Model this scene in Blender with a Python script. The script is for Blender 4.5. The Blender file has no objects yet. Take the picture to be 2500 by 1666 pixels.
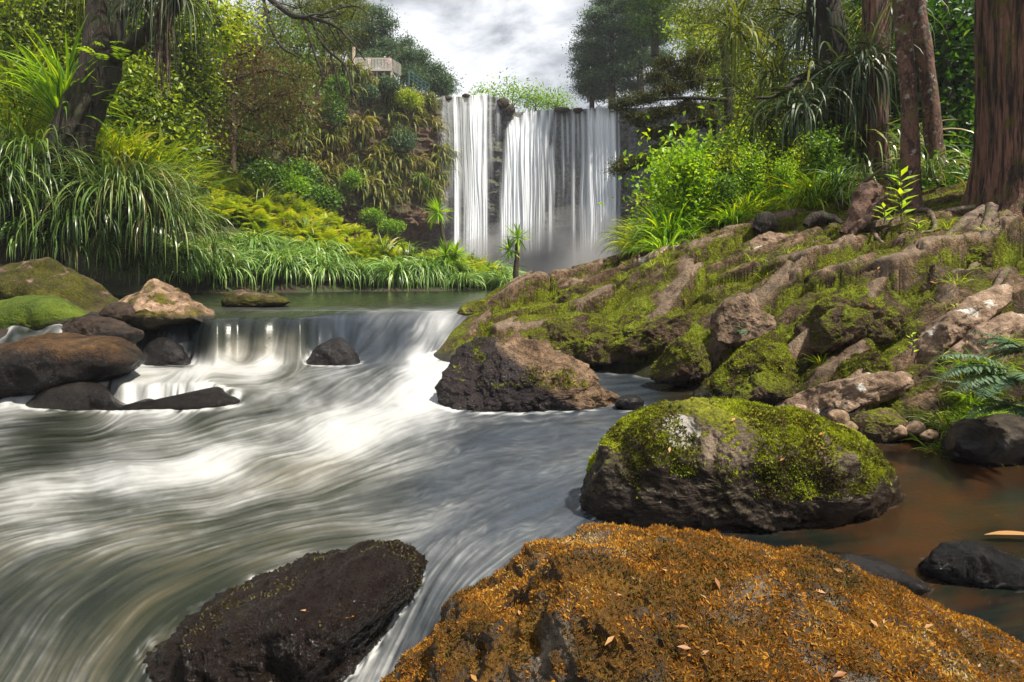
import bpy, math, random
import numpy as np
R = math.radians
SC = bpy.context.scene
COL = SC.collection

# ------------------------------------------------------------------ camera, sky, sun, exposure
F = 569.0          # focal length in 1024-px picture units
EYE = 1.95         # eye height above the lower pool; the upper pool lies at 0.95
cam = bpy.data.cameras.new('camera'); cam.lens = 20.0; cam.sensor_width = 36.0
cam.shift_y = -69.0/1024.0; cam.clip_start = 0.05; cam.clip_end = 2000
co = bpy.data.objects.new('camera', cam); COL.objects.link(co)
co.location = (0, 0, EYE); co.rotation_euler = (R(90), 0, 0)
SC.camera = co
SUN_EL, SUN_AZ = R(60), R(122)      # azimuth measured from +Y (ahead) towards +X (right)
sd = bpy.data.lights.new('sun', 'SUN'); sd.energy = 3.6; sd.angle = R(1.5); sd.color = (1, .92, .78)
so = bpy.data.objects.new('sun', sd); COL.objects.link(so)
so.rotation_euler = (R(90)-SUN_EL, 0, math.pi-SUN_AZ)
W = bpy.data.worlds.new('World'); SC.world = W; W.use_nodes = True
SC.view_settings.view_transform = 'Standard'; SC.view_settings.look = 'None'
SC.view_settings.exposure = 1.24; SC.view_settings.gamma = 1.0
SC.cycles.use_denoising = True
SC.cycles.max_bounces = 6; SC.cycles.diffuse_bounces = 3; SC.cycles.transparent_max_bounces = 12
SC.cycles.transmission_bounces = 4; SC.cycles.volume_bounces = 0; SC.cycles.caustics_reflective = False
SC.cycles.caustics_refractive = False; SC.cycles.sample_clamp_indirect = 4.0

class NT:
    def __init__(s, nt):
        s.t = nt; s.t.nodes.clear()
    def n(s, typ, ins=None, **kw):
        nd = s.t.nodes.new(typ)
        for k, v in kw.items(): setattr(nd, k, v)
        for k, v in (ins or {}).items():
            i = nd.inputs[k]
            if isinstance(v, bpy.types.NodeSocket): s.t.links.new(v, i)
            elif isinstance(v, bpy.types.Node): s.t.links.new(v.outputs[0], i)
            else:
                if isinstance(v, (tuple, list)) and len(v) == 3 and i.type == 'RGBA': v = (*v, 1)
                i.default_value = v
        return nd
    def math(s, op, a, b=0.0, c=0.0, clamp=False):
        return s.n('ShaderNodeMath', {0: a, 1: b, 2: c}, operation=op, use_clamp=clamp).outputs[0]
    def noise(s, vec, scale, detail=4, rough=.55, dist=0.0):
        return s.n('ShaderNodeTexNoise', {'Vector': vec, 'Scale': scale, 'Detail': detail, 'Roughness': rough, 'Distortion': dist}).outputs[0]
    def mix(s, f, a, b, blend='MIX'):
        m = s.n('ShaderNodeMix', data_type='RGBA', blend_type=blend)
        for k, v in ((0, f), (6, a), (7, b)):
            if isinstance(v, bpy.types.NodeSocket): s.t.links.new(v, m.inputs[k])
            else:
                if isinstance(v, (tuple, list)) and len(v) == 3: v = (*v, 1)
                m.inputs[k].default_value = v
        return m.outputs[2]
    def ramp(s, f, stops, interp='LINEAR'):
        nd = s.n('ShaderNodeValToRGB', {0: f}); cr = nd.color_ramp; cr.interpolation = interp
        while len(cr.elements) < len(stops): cr.elements.new(.5)
        for e, (p, c) in zip(cr.elements, stops):
            e.position = p; e.color = (*c, 1) if len(c) == 3 else c
        return nd.outputs[0]
    def smooth(s, v, a, b):
        return s.n('ShaderNodeMapRange', {'Value': v, 'From Min': a, 'From Max': b}, interpolation_type='SMOOTHSTEP').outputs[0]
    def attr(s, name): return s.n('ShaderNodeAttribute', attribute_name=name)
    def out(s, sh, vol=None):
        o = s.n('ShaderNodeOutputMaterial')
        if sh is not None: s.t.links.new(sh.outputs[0], o.inputs[0])
        if vol is not None: s.t.links.new(vol.outputs[0], o.inputs[1])
def newmat(name):
    m = bpy.data.materials.new(name); m.use_nodes = True
    return m, NT(m.node_tree)

# cloudy sky: Nishita above, layered grey and white cloud in front of it
w = NT(W.node_tree)
tc = w.n('ShaderNodeTexCoord').outputs[0]
mp = w.n('ShaderNodeMapping', {'Vector': tc, 'Scale': (1.0, 1.0, 1.35)}).outputs[0]
c1 = w.noise(mp, 4.2, 8, .6, .5)
c2 = w.noise(w.n('ShaderNodeMapping', {'Vector': mp, 'Location': (3.2, 1.7, .4)}).outputs[0], 1.9, 5, .5, .4)
cl = w.math('ADD', w.math('MULTIPLY', c1, .62), w.math('MULTIPLY', c2, .38))
ccol = w.ramp(cl, [(.34, (.74, .75, .76)), (.44, (.66, .67, .68)), (.485, (.47, .48, .50)), (.525, (.29, .30, .32)), (.58, (.23, .245, .265)), (.66, (.50, .51, .525))])
nish = w.n('ShaderNodeTexSky', sky_type='NISHITA', sun_disc=False, sun_elevation=SUN_EL, sun_rotation=SUN_AZ)
bg1 = w.n('ShaderNodeBackground', {0: nish, 1: .09})
bg2 = w.n('ShaderNodeBackground', {0: ccol, 1: .76})
mx = w.n('ShaderNodeMixShader', {0: .9, 1: bg1, 2: bg2})
wo = w.n('ShaderNodeOutputWorld'); w.t.links.new(mx.outputs[0], wo.inputs[0])

# ------------------------------------------------------------------ helpers
def P(u, v, Y):
    return np.array(((u-512.0)*Y/F, Y, EYE-(v-272.0)*Y/F))
def sstep(a, b, x):
    t = np.clip((x-a)/(b-a), 0, 1); return t*t*(3-2*t)
def _h(ix, iy, iz, seed):
    h = (ix.astype(np.uint32)*np.uint32(374761393) + iy.astype(np.uint32)*np.uint32(668265263)
         + iz.astype(np.uint32)*np.uint32(2246822519) + np.uint32((seed*3266489917) & 0xffffffff))
    h ^= h >> np.uint32(15); h *= np.uint32(2654435761); h ^= h >> np.uint32(13)
    h *= np.uint32(1274126177); h ^= h >> np.uint32(16)
    return h
def noise3(p, seed=0):
    p = np.asarray(p, float); i = np.floor(p).astype(np.int64); f = p-i
    u = f*f*f*(f*(f*6-15)+10); r = 0
    for dx in (0, 1):
        wx = u[:, 0] if dx else 1-u[:, 0]
        for dy in (0, 1):
            wy = u[:, 1] if dy else 1-u[:, 1]
            for dz in (0, 1):
                wz = u[:, 2] if dz else 1-u[:, 2]
                h = _h(i[:, 0]+dx, i[:, 1]+dy, i[:, 2]+dz, seed)
                g = ((h & 255)/127.5-1)*(f[:, 0]-dx)+(((h >> 8) & 255)/127.5-1)*(f[:, 1]-dy)+(((h >> 16) & 255)/127.5-1)*(f[:, 2]-dz)
                r = r+wx*wy*wz*g
    return r*1.5
def fbm(p, oc=4, seed=0, gain=.5):
    r = 0; a = 1.0; p = np.asarray(p, float)
    for k in range(oc):
        r = r+a*noise3(p, seed+k*17); p = p*2.03+11.3; a *= gain
    return r
def ridged(p, oc=4, seed=0, gain=.5):
    r = 0; a = 1.0; p = np.asarray(p, float)
    for k in range(oc):
        r = r+a*(1-2*np.abs(noise3(p, seed+k*17))); p = p*2.03+7.7; a *= gain
    return r
def worley2(q, seed=0):
    """nearest and second distance and a cell random, in 2-D"""
    i = np.floor(q).astype(np.int64); d1 = np.full(len(q), 9.); d2 = d1.copy(); idr = np.zeros(len(q)); cx = np.zeros((len(q), 2))
    z = np.zeros(len(q), np.int64)
    for dx in (-1, 0, 1):
        for dy in (-1, 0, 1):
            h = _h(i[:, 0]+dx, i[:, 1]+dy, z, seed)
            px = i[:, 0]+dx+.1+.8*(h & 1023)/1023.; py = i[:, 1]+dy+.1+.8*((h >> 10) & 1023)/1023.
            d = np.hypot(q[:, 0]-px, q[:, 1]-py); m = d < d1
            d2 = np.where(m, d1, np.minimum(d2, d)); d1 = np.where(m, d, d1)
            idr = np.where(m, (h >> 20)/4095., idr); cx[m, 0] = px[m]; cx[m, 1] = py[m]
    return d1, d2, idr, cx
def blur(a, s):
    k = np.exp(-.5*(np.arange(-int(3*s), int(3*s)+1)/s)**2); k /= k.sum(); n = len(k)//2
    p = np.pad(a, ((0, 0), (n, n)), 'reflect'); a = sum(k[i]*p[:, i:i+a.shape[1]] for i in range(len(k)))
    p = np.pad(a, ((n, n), (0, 0)), 'reflect'); return sum(k[i]*p[i:i+a.shape[0]] for i in range(len(k)))
def tps(pts, smooth=.02):
    pts = np.array(pts, float); X = pts[:, :2]; n = len(X)
    def U(r2): return .5*r2*np.log(r2+1e-9)
    K = U(((X[:, None]-X[None])**2).sum(-1))+np.eye(n)*smooth*10
    A = np.zeros((n+3, n+3)); A[:n, :n] = K; A[:n, n] = 1; A[:n, n+1:] = X; A[n, :n] = 1; A[n+1:, :n] = X.T
    c = np.linalg.solve(A, np.concatenate([pts[:, 2], np.zeros(3)]))
    def f(x, y):
        x = np.asarray(x, float); y = np.asarray(y, float); sh = x.shape; q = np.stack([x.ravel(), y.ravel()], 1); r = c[n]+q@c[n+1:]
        for k in range(n): r = r+c[k]*U(((q-X[k])**2).sum(-1))
        return r.reshape(sh)
    return f
def idw(pts, vals, q, power=3.0, eps=25.0):
    pts = np.array(pts, float); vals = np.array(vals, float); num = 0; den = 0
    for k in range(len(pts)):
        wgt = 1.0/((((q-pts[k])**2).sum(-1)+eps)**(power/2)); den = den+wgt
        num = num+wgt[..., None]*vals[k]
    return num/den[..., None]

def mk(name, V, faces, mat, parent=None, attrs=None, smooth=True):
    V = np.asarray(V, np.float32).reshape(-1, 3); me = bpy.data.meshes.new(name)
    if isinstance(faces, np.ndarray) or isinstance(faces[0], tuple): faces = [faces]
    faces = [np.asarray(f, np.int32) for f in faces if len(f)]
    me.vertices.add(len(V)); me.vertices.foreach_set('co', V.ravel())
    nl = sum(f.size for f in faces); npg = sum(len(f) for f in faces)
    me.loops.add(nl); me.polygons.add(npg)
    me.loops.foreach_set('vertex_index', np.concatenate([f.ravel() for f in faces]))
    st = np.concatenate([np.full(len(f), f.shape[1], np.int32) for f in faces])
    me.polygons.foreach_set('loop_start', np.concatenate([[0], np.cumsum(st)[:-1]]).astype(np.int32))
    me.polygons.foreach_set('use_smooth', np.full(npg, smooth))
    for k, a in (attrs or {}).items():
        at = me.attributes.new(k, 'FLOAT', 'POINT'); at.data.foreach_set('value', np.asarray(a, np.float32).ravel())
    me.update(calc_edges=True); me.validate()
    if mat: me.materials.append(mat)
    o = bpy.data.objects.new(name, me); COL.objects.link(o)
    if parent: o.parent = parent
    return o
def grid_faces(nr, nc, wrap=False):
    r = np.arange(nr-1)[:, None]; c = np.arange(nc if wrap else nc-1)[None]; c2 = (c+1) % nc
    return np.stack([r*nc+c, r*nc+c2, (r+1)*nc+c2, (r+1)*nc+c], -1).reshape(-1, 4)
class MB:
    def __init__(s): s.V = []; s.F = {3: [], 4: []}; s.A = []; s.n = 0
    def add(s, V, F_, a=.5):
        V = np.asarray(V, float).reshape(-1, 3); F_ = np.asarray(F_, int)
        s.V.append(V); s.F[F_.shape[1]].append(F_+s.n); s.A.append(np.broadcast_to(np.asarray(a, float), (len(V),))); s.n += len(V)
        return s
    def build(s, name, mat, parent=None, smooth=True):
        if not s.n: return None
        return mk(name, np.concatenate(s.V), [np.concatenate(f) for f in s.F.values() if f], mat, parent, {'rnd': np.concatenate(s.A)}, smooth)
    def box(s, c, h, a=.5, rz=0.0):
        v = np.array([(x, y, z) for x in (-1, 1) for y in (-1, 1) for z in (-1, 1)], float)*np.array(h)
        cs, sn = math.cos(rz), math.sin(rz); v = v@np.array([[cs, sn, 0], [-sn, cs, 0], [0, 0, 1]])+np.array(c)
        return s.add(v, [(0, 1, 3, 2), (4, 6, 7, 5), (0, 4, 5, 1), (2, 3, 7, 6), (0, 2, 6, 4), (1, 5, 7, 3)], a)
def root(name, loc, label, cat, group=None):
    o = bpy.data.objects.new(name, None); COL.objects.link(o); o.location = tuple(float(x) for x in loc)
    return tag(o, label, cat, group)
def tag(o, label, cat, group=None, kind=None):
    o['label'] = label; o['category'] = cat
    if group: o['group'] = group
    if kind: o['kind'] = kind
    return o
def struct(o, kind='structure', label=None):
    o['kind'] = kind
    if label: o['label'] = label
    return o
def dup(o, loc, rz=0.0, s=1.0, label=None, group=None):
    c = o.copy(); COL.objects.link(c); c.location = tuple(float(x) for x in loc); c.rotation_euler = (0, 0, rz); c.scale = (s, s, s)
    if label: c['label'] = label
    if group: c['group'] = group
    for ch in o.children:
        d = ch.copy(); COL.objects.link(d); d.parent = c
        for g in ch.children:
            e = g.copy(); COL.objects.link(e); e.parent = d
    return c
def spline(pts, n):
    """Catmull-Rom through pts (k,d), open"""
    pts = np.array(pts, float); k = len(pts); e = np.concatenate([[2*pts[0]-pts[1]], pts, [2*pts[-1]-pts[-2]]])
    t = np.linspace(0, k-1-1e-6, n); i = t.astype(int); f = (t-i)[:, None]
    a, b, c, d = e[i], e[i+1], e[i+2], e[i+3]
    return .5*(2*b+(c-a)*f+(2*a-5*b+4*c-d)*f*f+(3*b-a-3*c+d)*f**3)
def tube(mb, path, rad, n=10, seg=None, bump=0.0, seed=0, a=.5, cap=True):
    path = np.array(path, float); rad = np.broadcast_to(np.asarray(rad, float), (len(path),))
    if seg:
        q = spline(np.concatenate([path, rad[:, None]], 1), seg); path, rad = q[:, :3], np.maximum(q[:, 3], 1e-4)
    d = np.gradient(path, axis=0); d /= np.linalg.norm(d, axis=1)[:, None]+1e-9
    ref = np.array([.31, .17, .93]) if abs(d[:, 2]).mean() < .8 else np.array([1., .2, 0.])
    x = np.cross(d, ref); x /= np.linalg.norm(x, axis=1)[:, None]; y = np.cross(d, x)
    th = np.linspace(0, 2*np.pi, n, endpoint=False)
    off = np.cos(th)[None, :, None]*x[:, None]+np.sin(th)[None, :, None]*y[:, None]
    V = path[:, None]+off*rad[:, None, None]
    if bump:
        q = V.reshape(-1, 3)/max(rad.mean(), .02); nn = fbm(q*np.array([.9, .9, .35]), 3, seed).reshape(len(path), n)
        V = V+off*(rad[:, None]*bump*nn)[..., None]
    mb.add(V.reshape(-1, 3), grid_faces(len(path), n, True), a)
    return mb

# ---- foliage primitives (all vectorised)
def rvec(rg, n):
    v = rg.normal(size=(n, 3)); return v/np.linalg.norm(v, axis=1)[:, None]
def leaves(mb, c, d, nrm, L, Wd, a, fold=.25):
    """diamond leaves folded along the midrib: c base, d direction, nrm rough normal"""
    n = len(c); side = np.cross(d, nrm); side /= np.linalg.norm(side, axis=1)[:, None]+1e-9
    up = np.cross(side, d); L = np.broadcast_to(L, (n,))[:, None]; Wd = np.broadcast_to(Wd, (n,))[:, None]
    m = c+d*L*.45
    V = np.stack([c, m+side*Wd*.5+up*Wd*fold, c+d*L-up*L*.08, m-side*Wd*.5+up*Wd*fold], 1)
    i = np.arange(n)[:, None]*4
    mb.add(V.reshape(-1, 3), np.concatenate([i+np.array([[0, 1, 2]]), i+np.array([[0, 2, 3]])]), np.repeat(np.broadcast_to(a, (n,)), 4))
def blades(mb, base, az, el, L, Wd, droop, a, k=6, rg=None, wave=.0, flat=False):
    """arching strap leaves"""
    n = len(base); L = np.broadcast_to(L, (n,)); el = np.broadcast_to(el, (n,)); droop = np.broadcast_to(droop, (n,))
    pts = [np.array(base, float)]; h = np.stack([np.cos(az), np.sin(az), 0*az], 1)
    for j in range(k):
        t = (j+.5)/k; e = np.maximum(el-droop*t**1.25, -1.5)
        pts.append(pts[-1]+(h*np.cos(e)[:, None]+np.array([0, 0, 1.])*np.sin(e)[:, None])*(L/k)[:, None])
    side = np.stack([-np.sin(az), np.cos(az), 0*az], 1)
    if rg is not None:
        side = side+rg.normal(size=(n, 3))*.35; side /= np.linalg.norm(side, axis=1)[:, None]
    t = np.linspace(0, 1, k+1); prof = np.minimum(1, .55+t*1.5)*np.minimum(1, (1.02-t)*2.4)
    Wd = np.broadcast_to(Wd, (n,))
    Pm = np.stack(pts, 1); o = side[:, None]*(prof[None]*Wd[:, None]*.5)[..., None]
    V = np.stack([Pm-o, Pm+o], 2)
    i = np.arange(n)[:, None, None]*(2*(k+1)); j = np.arange(k)[None, :, None]*2
    mb.add(V.reshape(-1, 3), (i+j+np.array([[[0, 1, 3, 2]]])).reshape(-1, 4), np.repeat(np.broadcast_to(a, (n,)), 2*(k+1)))
    return Pm
def frond(mb, base, az, el, L, droop, npin, plen, a, rg, k=8, pw=.2):
    """one pinnate fern frond"""
    pm = blades(mb, np.array([base]), np.array([az]), el, L, L*.02, droop, a*.5, k)[0]
    t = np.linspace(.14, .985, npin); idx = t*k; i = np.minimum(idx.astype(int), k-1); f = (idx-i)[:, None]
    c = pm[i]*(1-f)+pm[i+1]*f; tang = pm[i+1]-pm[i]; tang /= np.linalg.norm(tang, axis=1)[:, None]
    side = np.array([-math.sin(az), math.cos(az), 0.]); nrm = np.cross(tang, side); nrm[nrm[:, 2] < 0] *= -1
    pl = plen*np.minimum(1, .45+t*2)*np.minimum(1, (1.04-t)*1.9)
    for s in (-1, 1):
        d = side*s*.92+tang*.42-np.array([0, 0, .12]); d /= np.linalg.norm(d, axis=1)[:, None]
        leaves(mb, c, d+rg.normal(size=d.shape)*.06, nrm, pl, pl*pw, np.clip(a+rg.normal(size=npin)*.09, 0, 1), .1)
def crown(mb, lobes, ncl, nlf, L, Wd, rg, up=.5, flat=.0, spread=1.0, gap=.0, shell=.45, droop=.0, dark=.0):
    """leaf clumps spread through lobes (centre, radii): uneven outline, gaps"""
    vol = np.array([np.prod(r)**.667 for c, r in lobes]); vol = vol/vol.sum()
    cs, outw = [], []
    for (c, r), f in zip(lobes, vol):
        n = max(4, int(ncl*f)); d = rvec(rg, n); rr = rg.random(n)**shell
        wob = 1+.32*noise3(d*2.1+np.array(c)*.37, 5)+.2*noise3(d*4.7+np.array(c)*.21, 9)
        cs.append(np.array(c)+d*np.array(r)*(rr*wob)[:, None]); outw.append(d)
    cs = np.concatenate(cs); outw = np.concatenate(outw)
    if gap > 0:
        sc = np.mean([np.mean(r) for c, r in lobes]); k = noise3(cs/(sc*.42), 31) > -.75+gap*1.1; cs = cs[k]; outw = outw[k]
    n = len(cs); rc = rg.random(n); csz = spread*L*rg.uniform(1.1, 2.2, n)
    i = np.repeat(np.arange(n), nlf); m = len(i)
    off = rg.normal(size=(m, 3))*csz[i][:, None]*np.array([1, 1, .55 if flat else .8])
    d = outw[i]*.7+rvec(rg, m)*.9+np.array([0, 0, -droop]); d /= np.linalg.norm(d, axis=1)[:, None]
    nr = np.array([0, 0, up])+rvec(rg, m)*.6+outw[i]*.35
    leaves(mb, cs[i]+off, d, nr, L*rg.uniform(.65, 1.25, m), Wd*rg.uniform(.7, 1.2, m), np.clip(rc[i]*.62+rg.random(m)*.42-dark, 0, 1))
    return cs

# ------------------------------------------------------------------ materials
def leafmat(name, stops, tr=.35, rough=.42, spec=.4):
    m, t = newmat(name); c = t.ramp(t.attr('rnd').outputs['Fac'], stops)
    p = t.n('ShaderNodeBsdfPrincipled', {'Base Color': c, 'Roughness': rough, 'Specular IOR Level': spec})
    l = t.n('ShaderNodeBsdfTranslucent', {'Color': t.mix(1.0, c, (1.5, 1.35, .55), 'MULTIPLY')})
    t.out(t.n('ShaderNodeMixShader', {0: tr, 1: p, 2: l})); return m
def barkmat(name, a, b, moss=(.06, .07, .01), mossb=-1.0, lich=0.0, stretch=.12, sc=6.0, rough=.85, bump=.6):
    m, t = newmat(name); pos = t.n('ShaderNodeNewGeometry').outputs['Position']
    v = t.n('ShaderNodeMapping', {'Vector': pos, 'Scale': (1, 1, stretch)}).outputs[0]
    n1 = t.noise(v, sc, 8, .65); n2 = t.noise(v, sc*4, 6, .6); n3 = t.noise(pos, 2.2, 5, .6)
    c = t.mix(t.smooth(n1, .41, .58), a, b); c = t.mix(.75, c, t.ramp(n2, [(.25, (.35, .35, .35)), (.6, (1.15, 1.1, 1.05))]), 'MULTIPLY')
    if lich: c = t.mix(t.smooth(t.noise(pos, 6.5, 6, .62), .68-lich*.07, .71-lich*.07), c, t.mix(n2, (.16, .15, .12), (.42, .40, .34)))
    mm = t.smooth(t.math('ADD', n3, mossb), .42, .6)
    c = t.mix(mm, c, t.mix(n2, moss, tuple(x*2.1 for x in moss)))
    b_ = t.n('ShaderNodeBump', {'Strength': bump, 'Distance': .08, 'Height': t.math('ADD', n1, t.math('MULTIPLY', n2, .5))})
    t.out(t.n('ShaderNodeBsdfPrincipled', {'Base Color': c, 'Roughness': rough, 'Normal': b_.outputs[0]})); return m
def rockmat(name, dry=((.20, .15, .10), (.34, .27, .20)), moss=((.035, .035, .006), (.10, .10, .012), (.22, .24, .02)), mb=.0, mnz=.35,
            wet=None, wetw=.35, lichen=.0, sc=1.0, msc=1.0, bump=.5, wetcol=(.007, .0065, .007), mossrough=.9, crk=0.0, spot=None, conv=False, wx=0.0, bd=1.0):
    """rock with moss where it faces up, dark and glossy below the wet line"""
    m, t = newmat(name); g = t.n('ShaderNodeNewGeometry'); pos = g.outputs['Position']
    sep = t.n('ShaderNodeSeparateXYZ', {0: g.outputs['Normal']}); sp = t.n('ShaderNodeSeparateXYZ', {0: pos})
    n1 = t.noise(pos, 1.7*sc, 7, .6); n2 = t.noise(pos, 9*sc, 7, .65); n3 = t.noise(pos, 46*sc, 5, .65); n4 = t.noise(pos, 3.1*sc, 5, .6, .6)
    c = t.mix(t.smooth(n2, .3, .7), dry[0], dry[1]); c = t.mix(.85, c, t.ramp(n3, [(.3, (.5, .48, .46)), (.6, (1.12, 1.1, 1.08))]), 'MULTIPLY')
    vo = t.n('ShaderNodeTexVoronoi', {'Vector': t.mix(.06, pos, t.n('ShaderNodeTexNoise', {'Vector': pos, 'Scale': 4.0*sc}).outputs[1]), 'Scale': 2.6*sc}, feature='DISTANCE_TO_EDGE').outputs[0]
    crack = t.smooth(t.math('ADD', vo, t.math('MULTIPLY', n2, .05)), .02, .045)
    c = t.mix(t.math('MULTIPLY', t.math('SUBTRACT', 1.0, crack), crk), c, (.03, .024, .02))
    c = t.mix(.95, c, t.ramp(t.noise(pos, 1.3*sc, 7, .72), [(.34, (.26, .23, .21)), (.46, (.72, .68, .63)), (.54, (1.0, .98, .95)), (.64, (1.4, 1.38, 1.34))]), 'MULTIPLY')
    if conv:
        cv = t.attr('conv').outputs['Fac']; c = t.mix(t.smooth(cv, -.05, .05), t.mix(.75, c, (.025, .015, .010)), c); c = t.mix(t.math('MULTIPLY', t.smooth(t.math('ADD', cv, t.math('MULTIPLY', t.math('SUBTRACT', n2, .5), .12)), .06, .14), .4), c, t.mix(n3, (.20, .15, .105), (.44, .35, .27)))  # light painted onto bare crests, shade and dark soil painted into hollows
    if lichen: c = t.mix(t.smooth(t.math('ADD', t.noise(pos, 2.6*sc, 8, .62), t.math('MULTIPLY', n3, .08)), .66-lichen, .70-lichen), c, t.mix(n3, (.36, .35, .31), (.68, .67, .63)))
    if spot:
        dv = t.n('ShaderNodeVectorMath', {0: pos, 1: spot[0]}, operation='DISTANCE').outputs['Value']; dv = t.math('ADD', dv, t.math('MULTIPLY', t.math('SUBTRACT', n2, .5), spot[1]*1.5))
        c = t.mix(t.smooth(dv, spot[1]*1.06, spot[1]*.92), c, t.mix(n3, (.15, .14, .12), (.42, .39, .35)))
    rough = .86
    if wet is not None:
        ww = t.math('SUBTRACT', 1.0, t.smooth(t.math('ADD', t.math('MULTIPLY_ADD', sp.outputs[0], wx, sp.outputs[2]), t.math('MULTIPLY', t.math('SUBTRACT', n1, .5), wetw*1.6)), wet-wetw*.5, wet+wetw*.5))
        c = t.mix(t.math('MULTIPLY', ww, .93), c, t.mix(n2, wetcol, tuple(x*2.4 for x in wetcol)))
        rough = t.math('SUBTRACT', .86, t.math('MULTIPLY', ww, .74))
    mm = t.math('ADD', t.math('ADD', t.math('MULTIPLY', n4, .75), t.math('MULTIPLY', n2, .35)), t.math('MULTIPLY', sep.outputs[2], mnz))
    if conv: mm = t.math('ADD', t.math('SUBTRACT', mm, t.math('MULTIPLY', cv, 1.3)), t.math('MULTIPLY', t.attr('cell').outputs['Fac'], .16))
    mm = t.smooth(t.math('ADD', mm, t.math('MULTIPLY', n3, .22)), .92-mb, 1.04-mb)
    if spot: mm = t.math('MULTIPLY', mm, t.smooth(dv, spot[1]*1.0, spot[1]*1.2))
    if wet is not None: mm = t.math('MULTIPLY', mm, t.math('SUBTRACT', 1.0, t.math('MULTIPLY', ww, .92)))
    mn = t.noise(pos, 34*sc*msc, 6, .7); mv = t.math('ADD', t.math('MULTIPLY', mn, .62), t.math('MULTIPLY', t.noise(pos, 2.4*sc, 4, .6), .5))
    mc = t.ramp(mv, [(.40, moss[0]), (.55, moss[1]), (.70, moss[2])])
    c = t.mix(mm, c, mc)
    r2 = t.n('ShaderNodeMix', {0: mm}, data_type='FLOAT')
    if isinstance(rough, float): r2.inputs[2].default_value = rough
    else: t.t.links.new(rough, r2.inputs[2])
    r2.inputs[3].default_value = mossrough
    hgt = t.math('ADD', t.math('ADD', t.math('MULTIPLY', n2, .75), t.math('MULTIPLY', n3, .34)), t.math('MULTIPLY', crack, .25*crk))
    hgt = t.math('ADD', hgt, t.math('MULTIPLY', mm, t.math('ADD', .25, t.math('MULTIPLY', mn, 1.0))))
    b = t.n('ShaderNodeBump', {'Strength': bump, 'Distance': .055/sc*bd, 'Height': hgt})
    t.out(t.n('ShaderNodeBsdfPrincipled', {'Base Color': c, 'Roughness': r2.outputs[0], 'Normal': b.outputs[0], 'Specular IOR Level': (.42 if wet is not None and wet > 1.5 else .25)})); return m
def plain(name, col, rough=.7, var=.25):
    m, t = newmat(name); pos = t.n('ShaderNodeNewGeometry').outputs['Position']; n = t.noise(pos, 7, 5, .6)
    t.out(t.n('ShaderNodeBsdfPrincipled', {'Base Color': t.mix(n, tuple(x*(1-var) for x in col), tuple(x*(1+var) for x in col)), 'Roughness': rough})); return m

G_dark = [(0, (0.022, 0.056, 0.008)), (.45, (0.066, 0.156, 0.016)), (.8, (0.144, 0.288, 0.025)), (1, (0.264, 0.425, 0.035))]
G_gloss = [(0, (0.010, 0.019, 0.002)), (.35, (0.047, 0.085, 0.005)), (.68, (0.177, 0.264, 0.012)), (1, (0.459, 0.552, 0.024))]
G_bright = [(0, (0.053, 0.134, 0.006)), (.4, (0.132, 0.282, 0.010)), (.75, (0.264, 0.470, 0.014)), (1, (0.475, 0.618, 0.029))]
G_yellow = [(0, (0.084, 0.144, 0.006)), (.4, (0.224, 0.331, 0.010)), (.75, (0.420, 0.532, 0.016)), (1, (0.616, 0.604, 0.040))]
G_blue = [(0, (.025, .06, .04)), (.45, (.06, .12, .07)), (.8, (.12, .21, .10)), (1, (.20, .29, .13))]  # blue green of the leaf, lightened to put distance haze into the colour
G_brown = [(0, (0.036, 0.024, 0.010)), (.45, (0.108, 0.072, 0.022)), (.8, (0.204, 0.132, 0.040)), (1, (0.264, 0.220, 0.050))]
G_olive = [(0, (0.034, 0.056, 0.007)), (.45, (0.098, 0.138, 0.011)), (.8, (0.184, 0.225, 0.016)), (1, (0.299, 0.300, 0.027))]
M = {}
M['dark'] = leafmat('dark_leaf', G_dark); M['gloss'] = leafmat('glossy_leaf', G_gloss, .4, .38, .4)
M['bright'] = leafmat('bright_leaf', G_bright, .42); M['yellow'] = leafmat('yellow_green_leaf', G_yellow, .4)
M['blue'] = leafmat('blue_green_leaf', G_blue, .25, .6); M['brown'] = leafmat('brown_leaf', G_brown, .25, .7)
M['olive'] = leafmat('olive_leaf', G_olive, .3, .55)
M['backlit'] = leafmat('backlit_leaf', [(0, (.01, .03, .004)), (.5, (.03, .09, .008)), (.85, (.07, .18, .012)), (1, (.14, .27, .02))], .5)
M['sedge'] = leafmat('sedge_blade', [(0, (.03, .06, .012)), (.4, (.085, .165, .03)), (.72, (.18, .27, .05)), (.9, (.34, .38, .15)), (1, (.38, .28, .12))], .3, .34, .6)
M['silver'] = leafmat('silver_blade', [(0, (.015, .03, .012)), (.5, (.045, .08, .03)), (.8, (.10, .15, .07)), (1, (.26, .28, .18))], .25, .42, .4)
M['pale'] = leafmat('pale_sedge_blade', [(0, (.05, .11, .025)), (.4, (.14, .28, .05)), (.8, (.29, .46, .12)), (1, (.50, .58, .26))], .3, .36, .5)
M['straw'] = leafmat('straw_blade', [(0, (.06, .06, .012)), (.4, (.17, .17, .02)), (.75, (.30, .29, .05)), (1, (.48, .40, .15))], .3, .5)
M['fern'] = leafmat('fern_pinna', [(0, (.07, .14, .008)), (.45, (.24, .35, .012)), (.8, (.42, .50, .02)), (1, (.56, .48, .05))], .42, .5)
M['fernbank'] = leafmat('silver_fern_pinna', [(0, (.03, .07, .03)), (.5, (.08, .16, .08)), (1, (.24, .32, .22))], .25, .35, .6)
M['dock'] = leafmat('dry_seed_head', [(0, (.05, .025, .015)), (.5, (.10, .045, .025)), (1, (.18, .08, .04))], .2, .7)
B_dark = barkmat('dark_bark', (.012, .008, .006), (.042, .028, .02), (.02, .024, .006), -.05, .2, bump=1.0)
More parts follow.
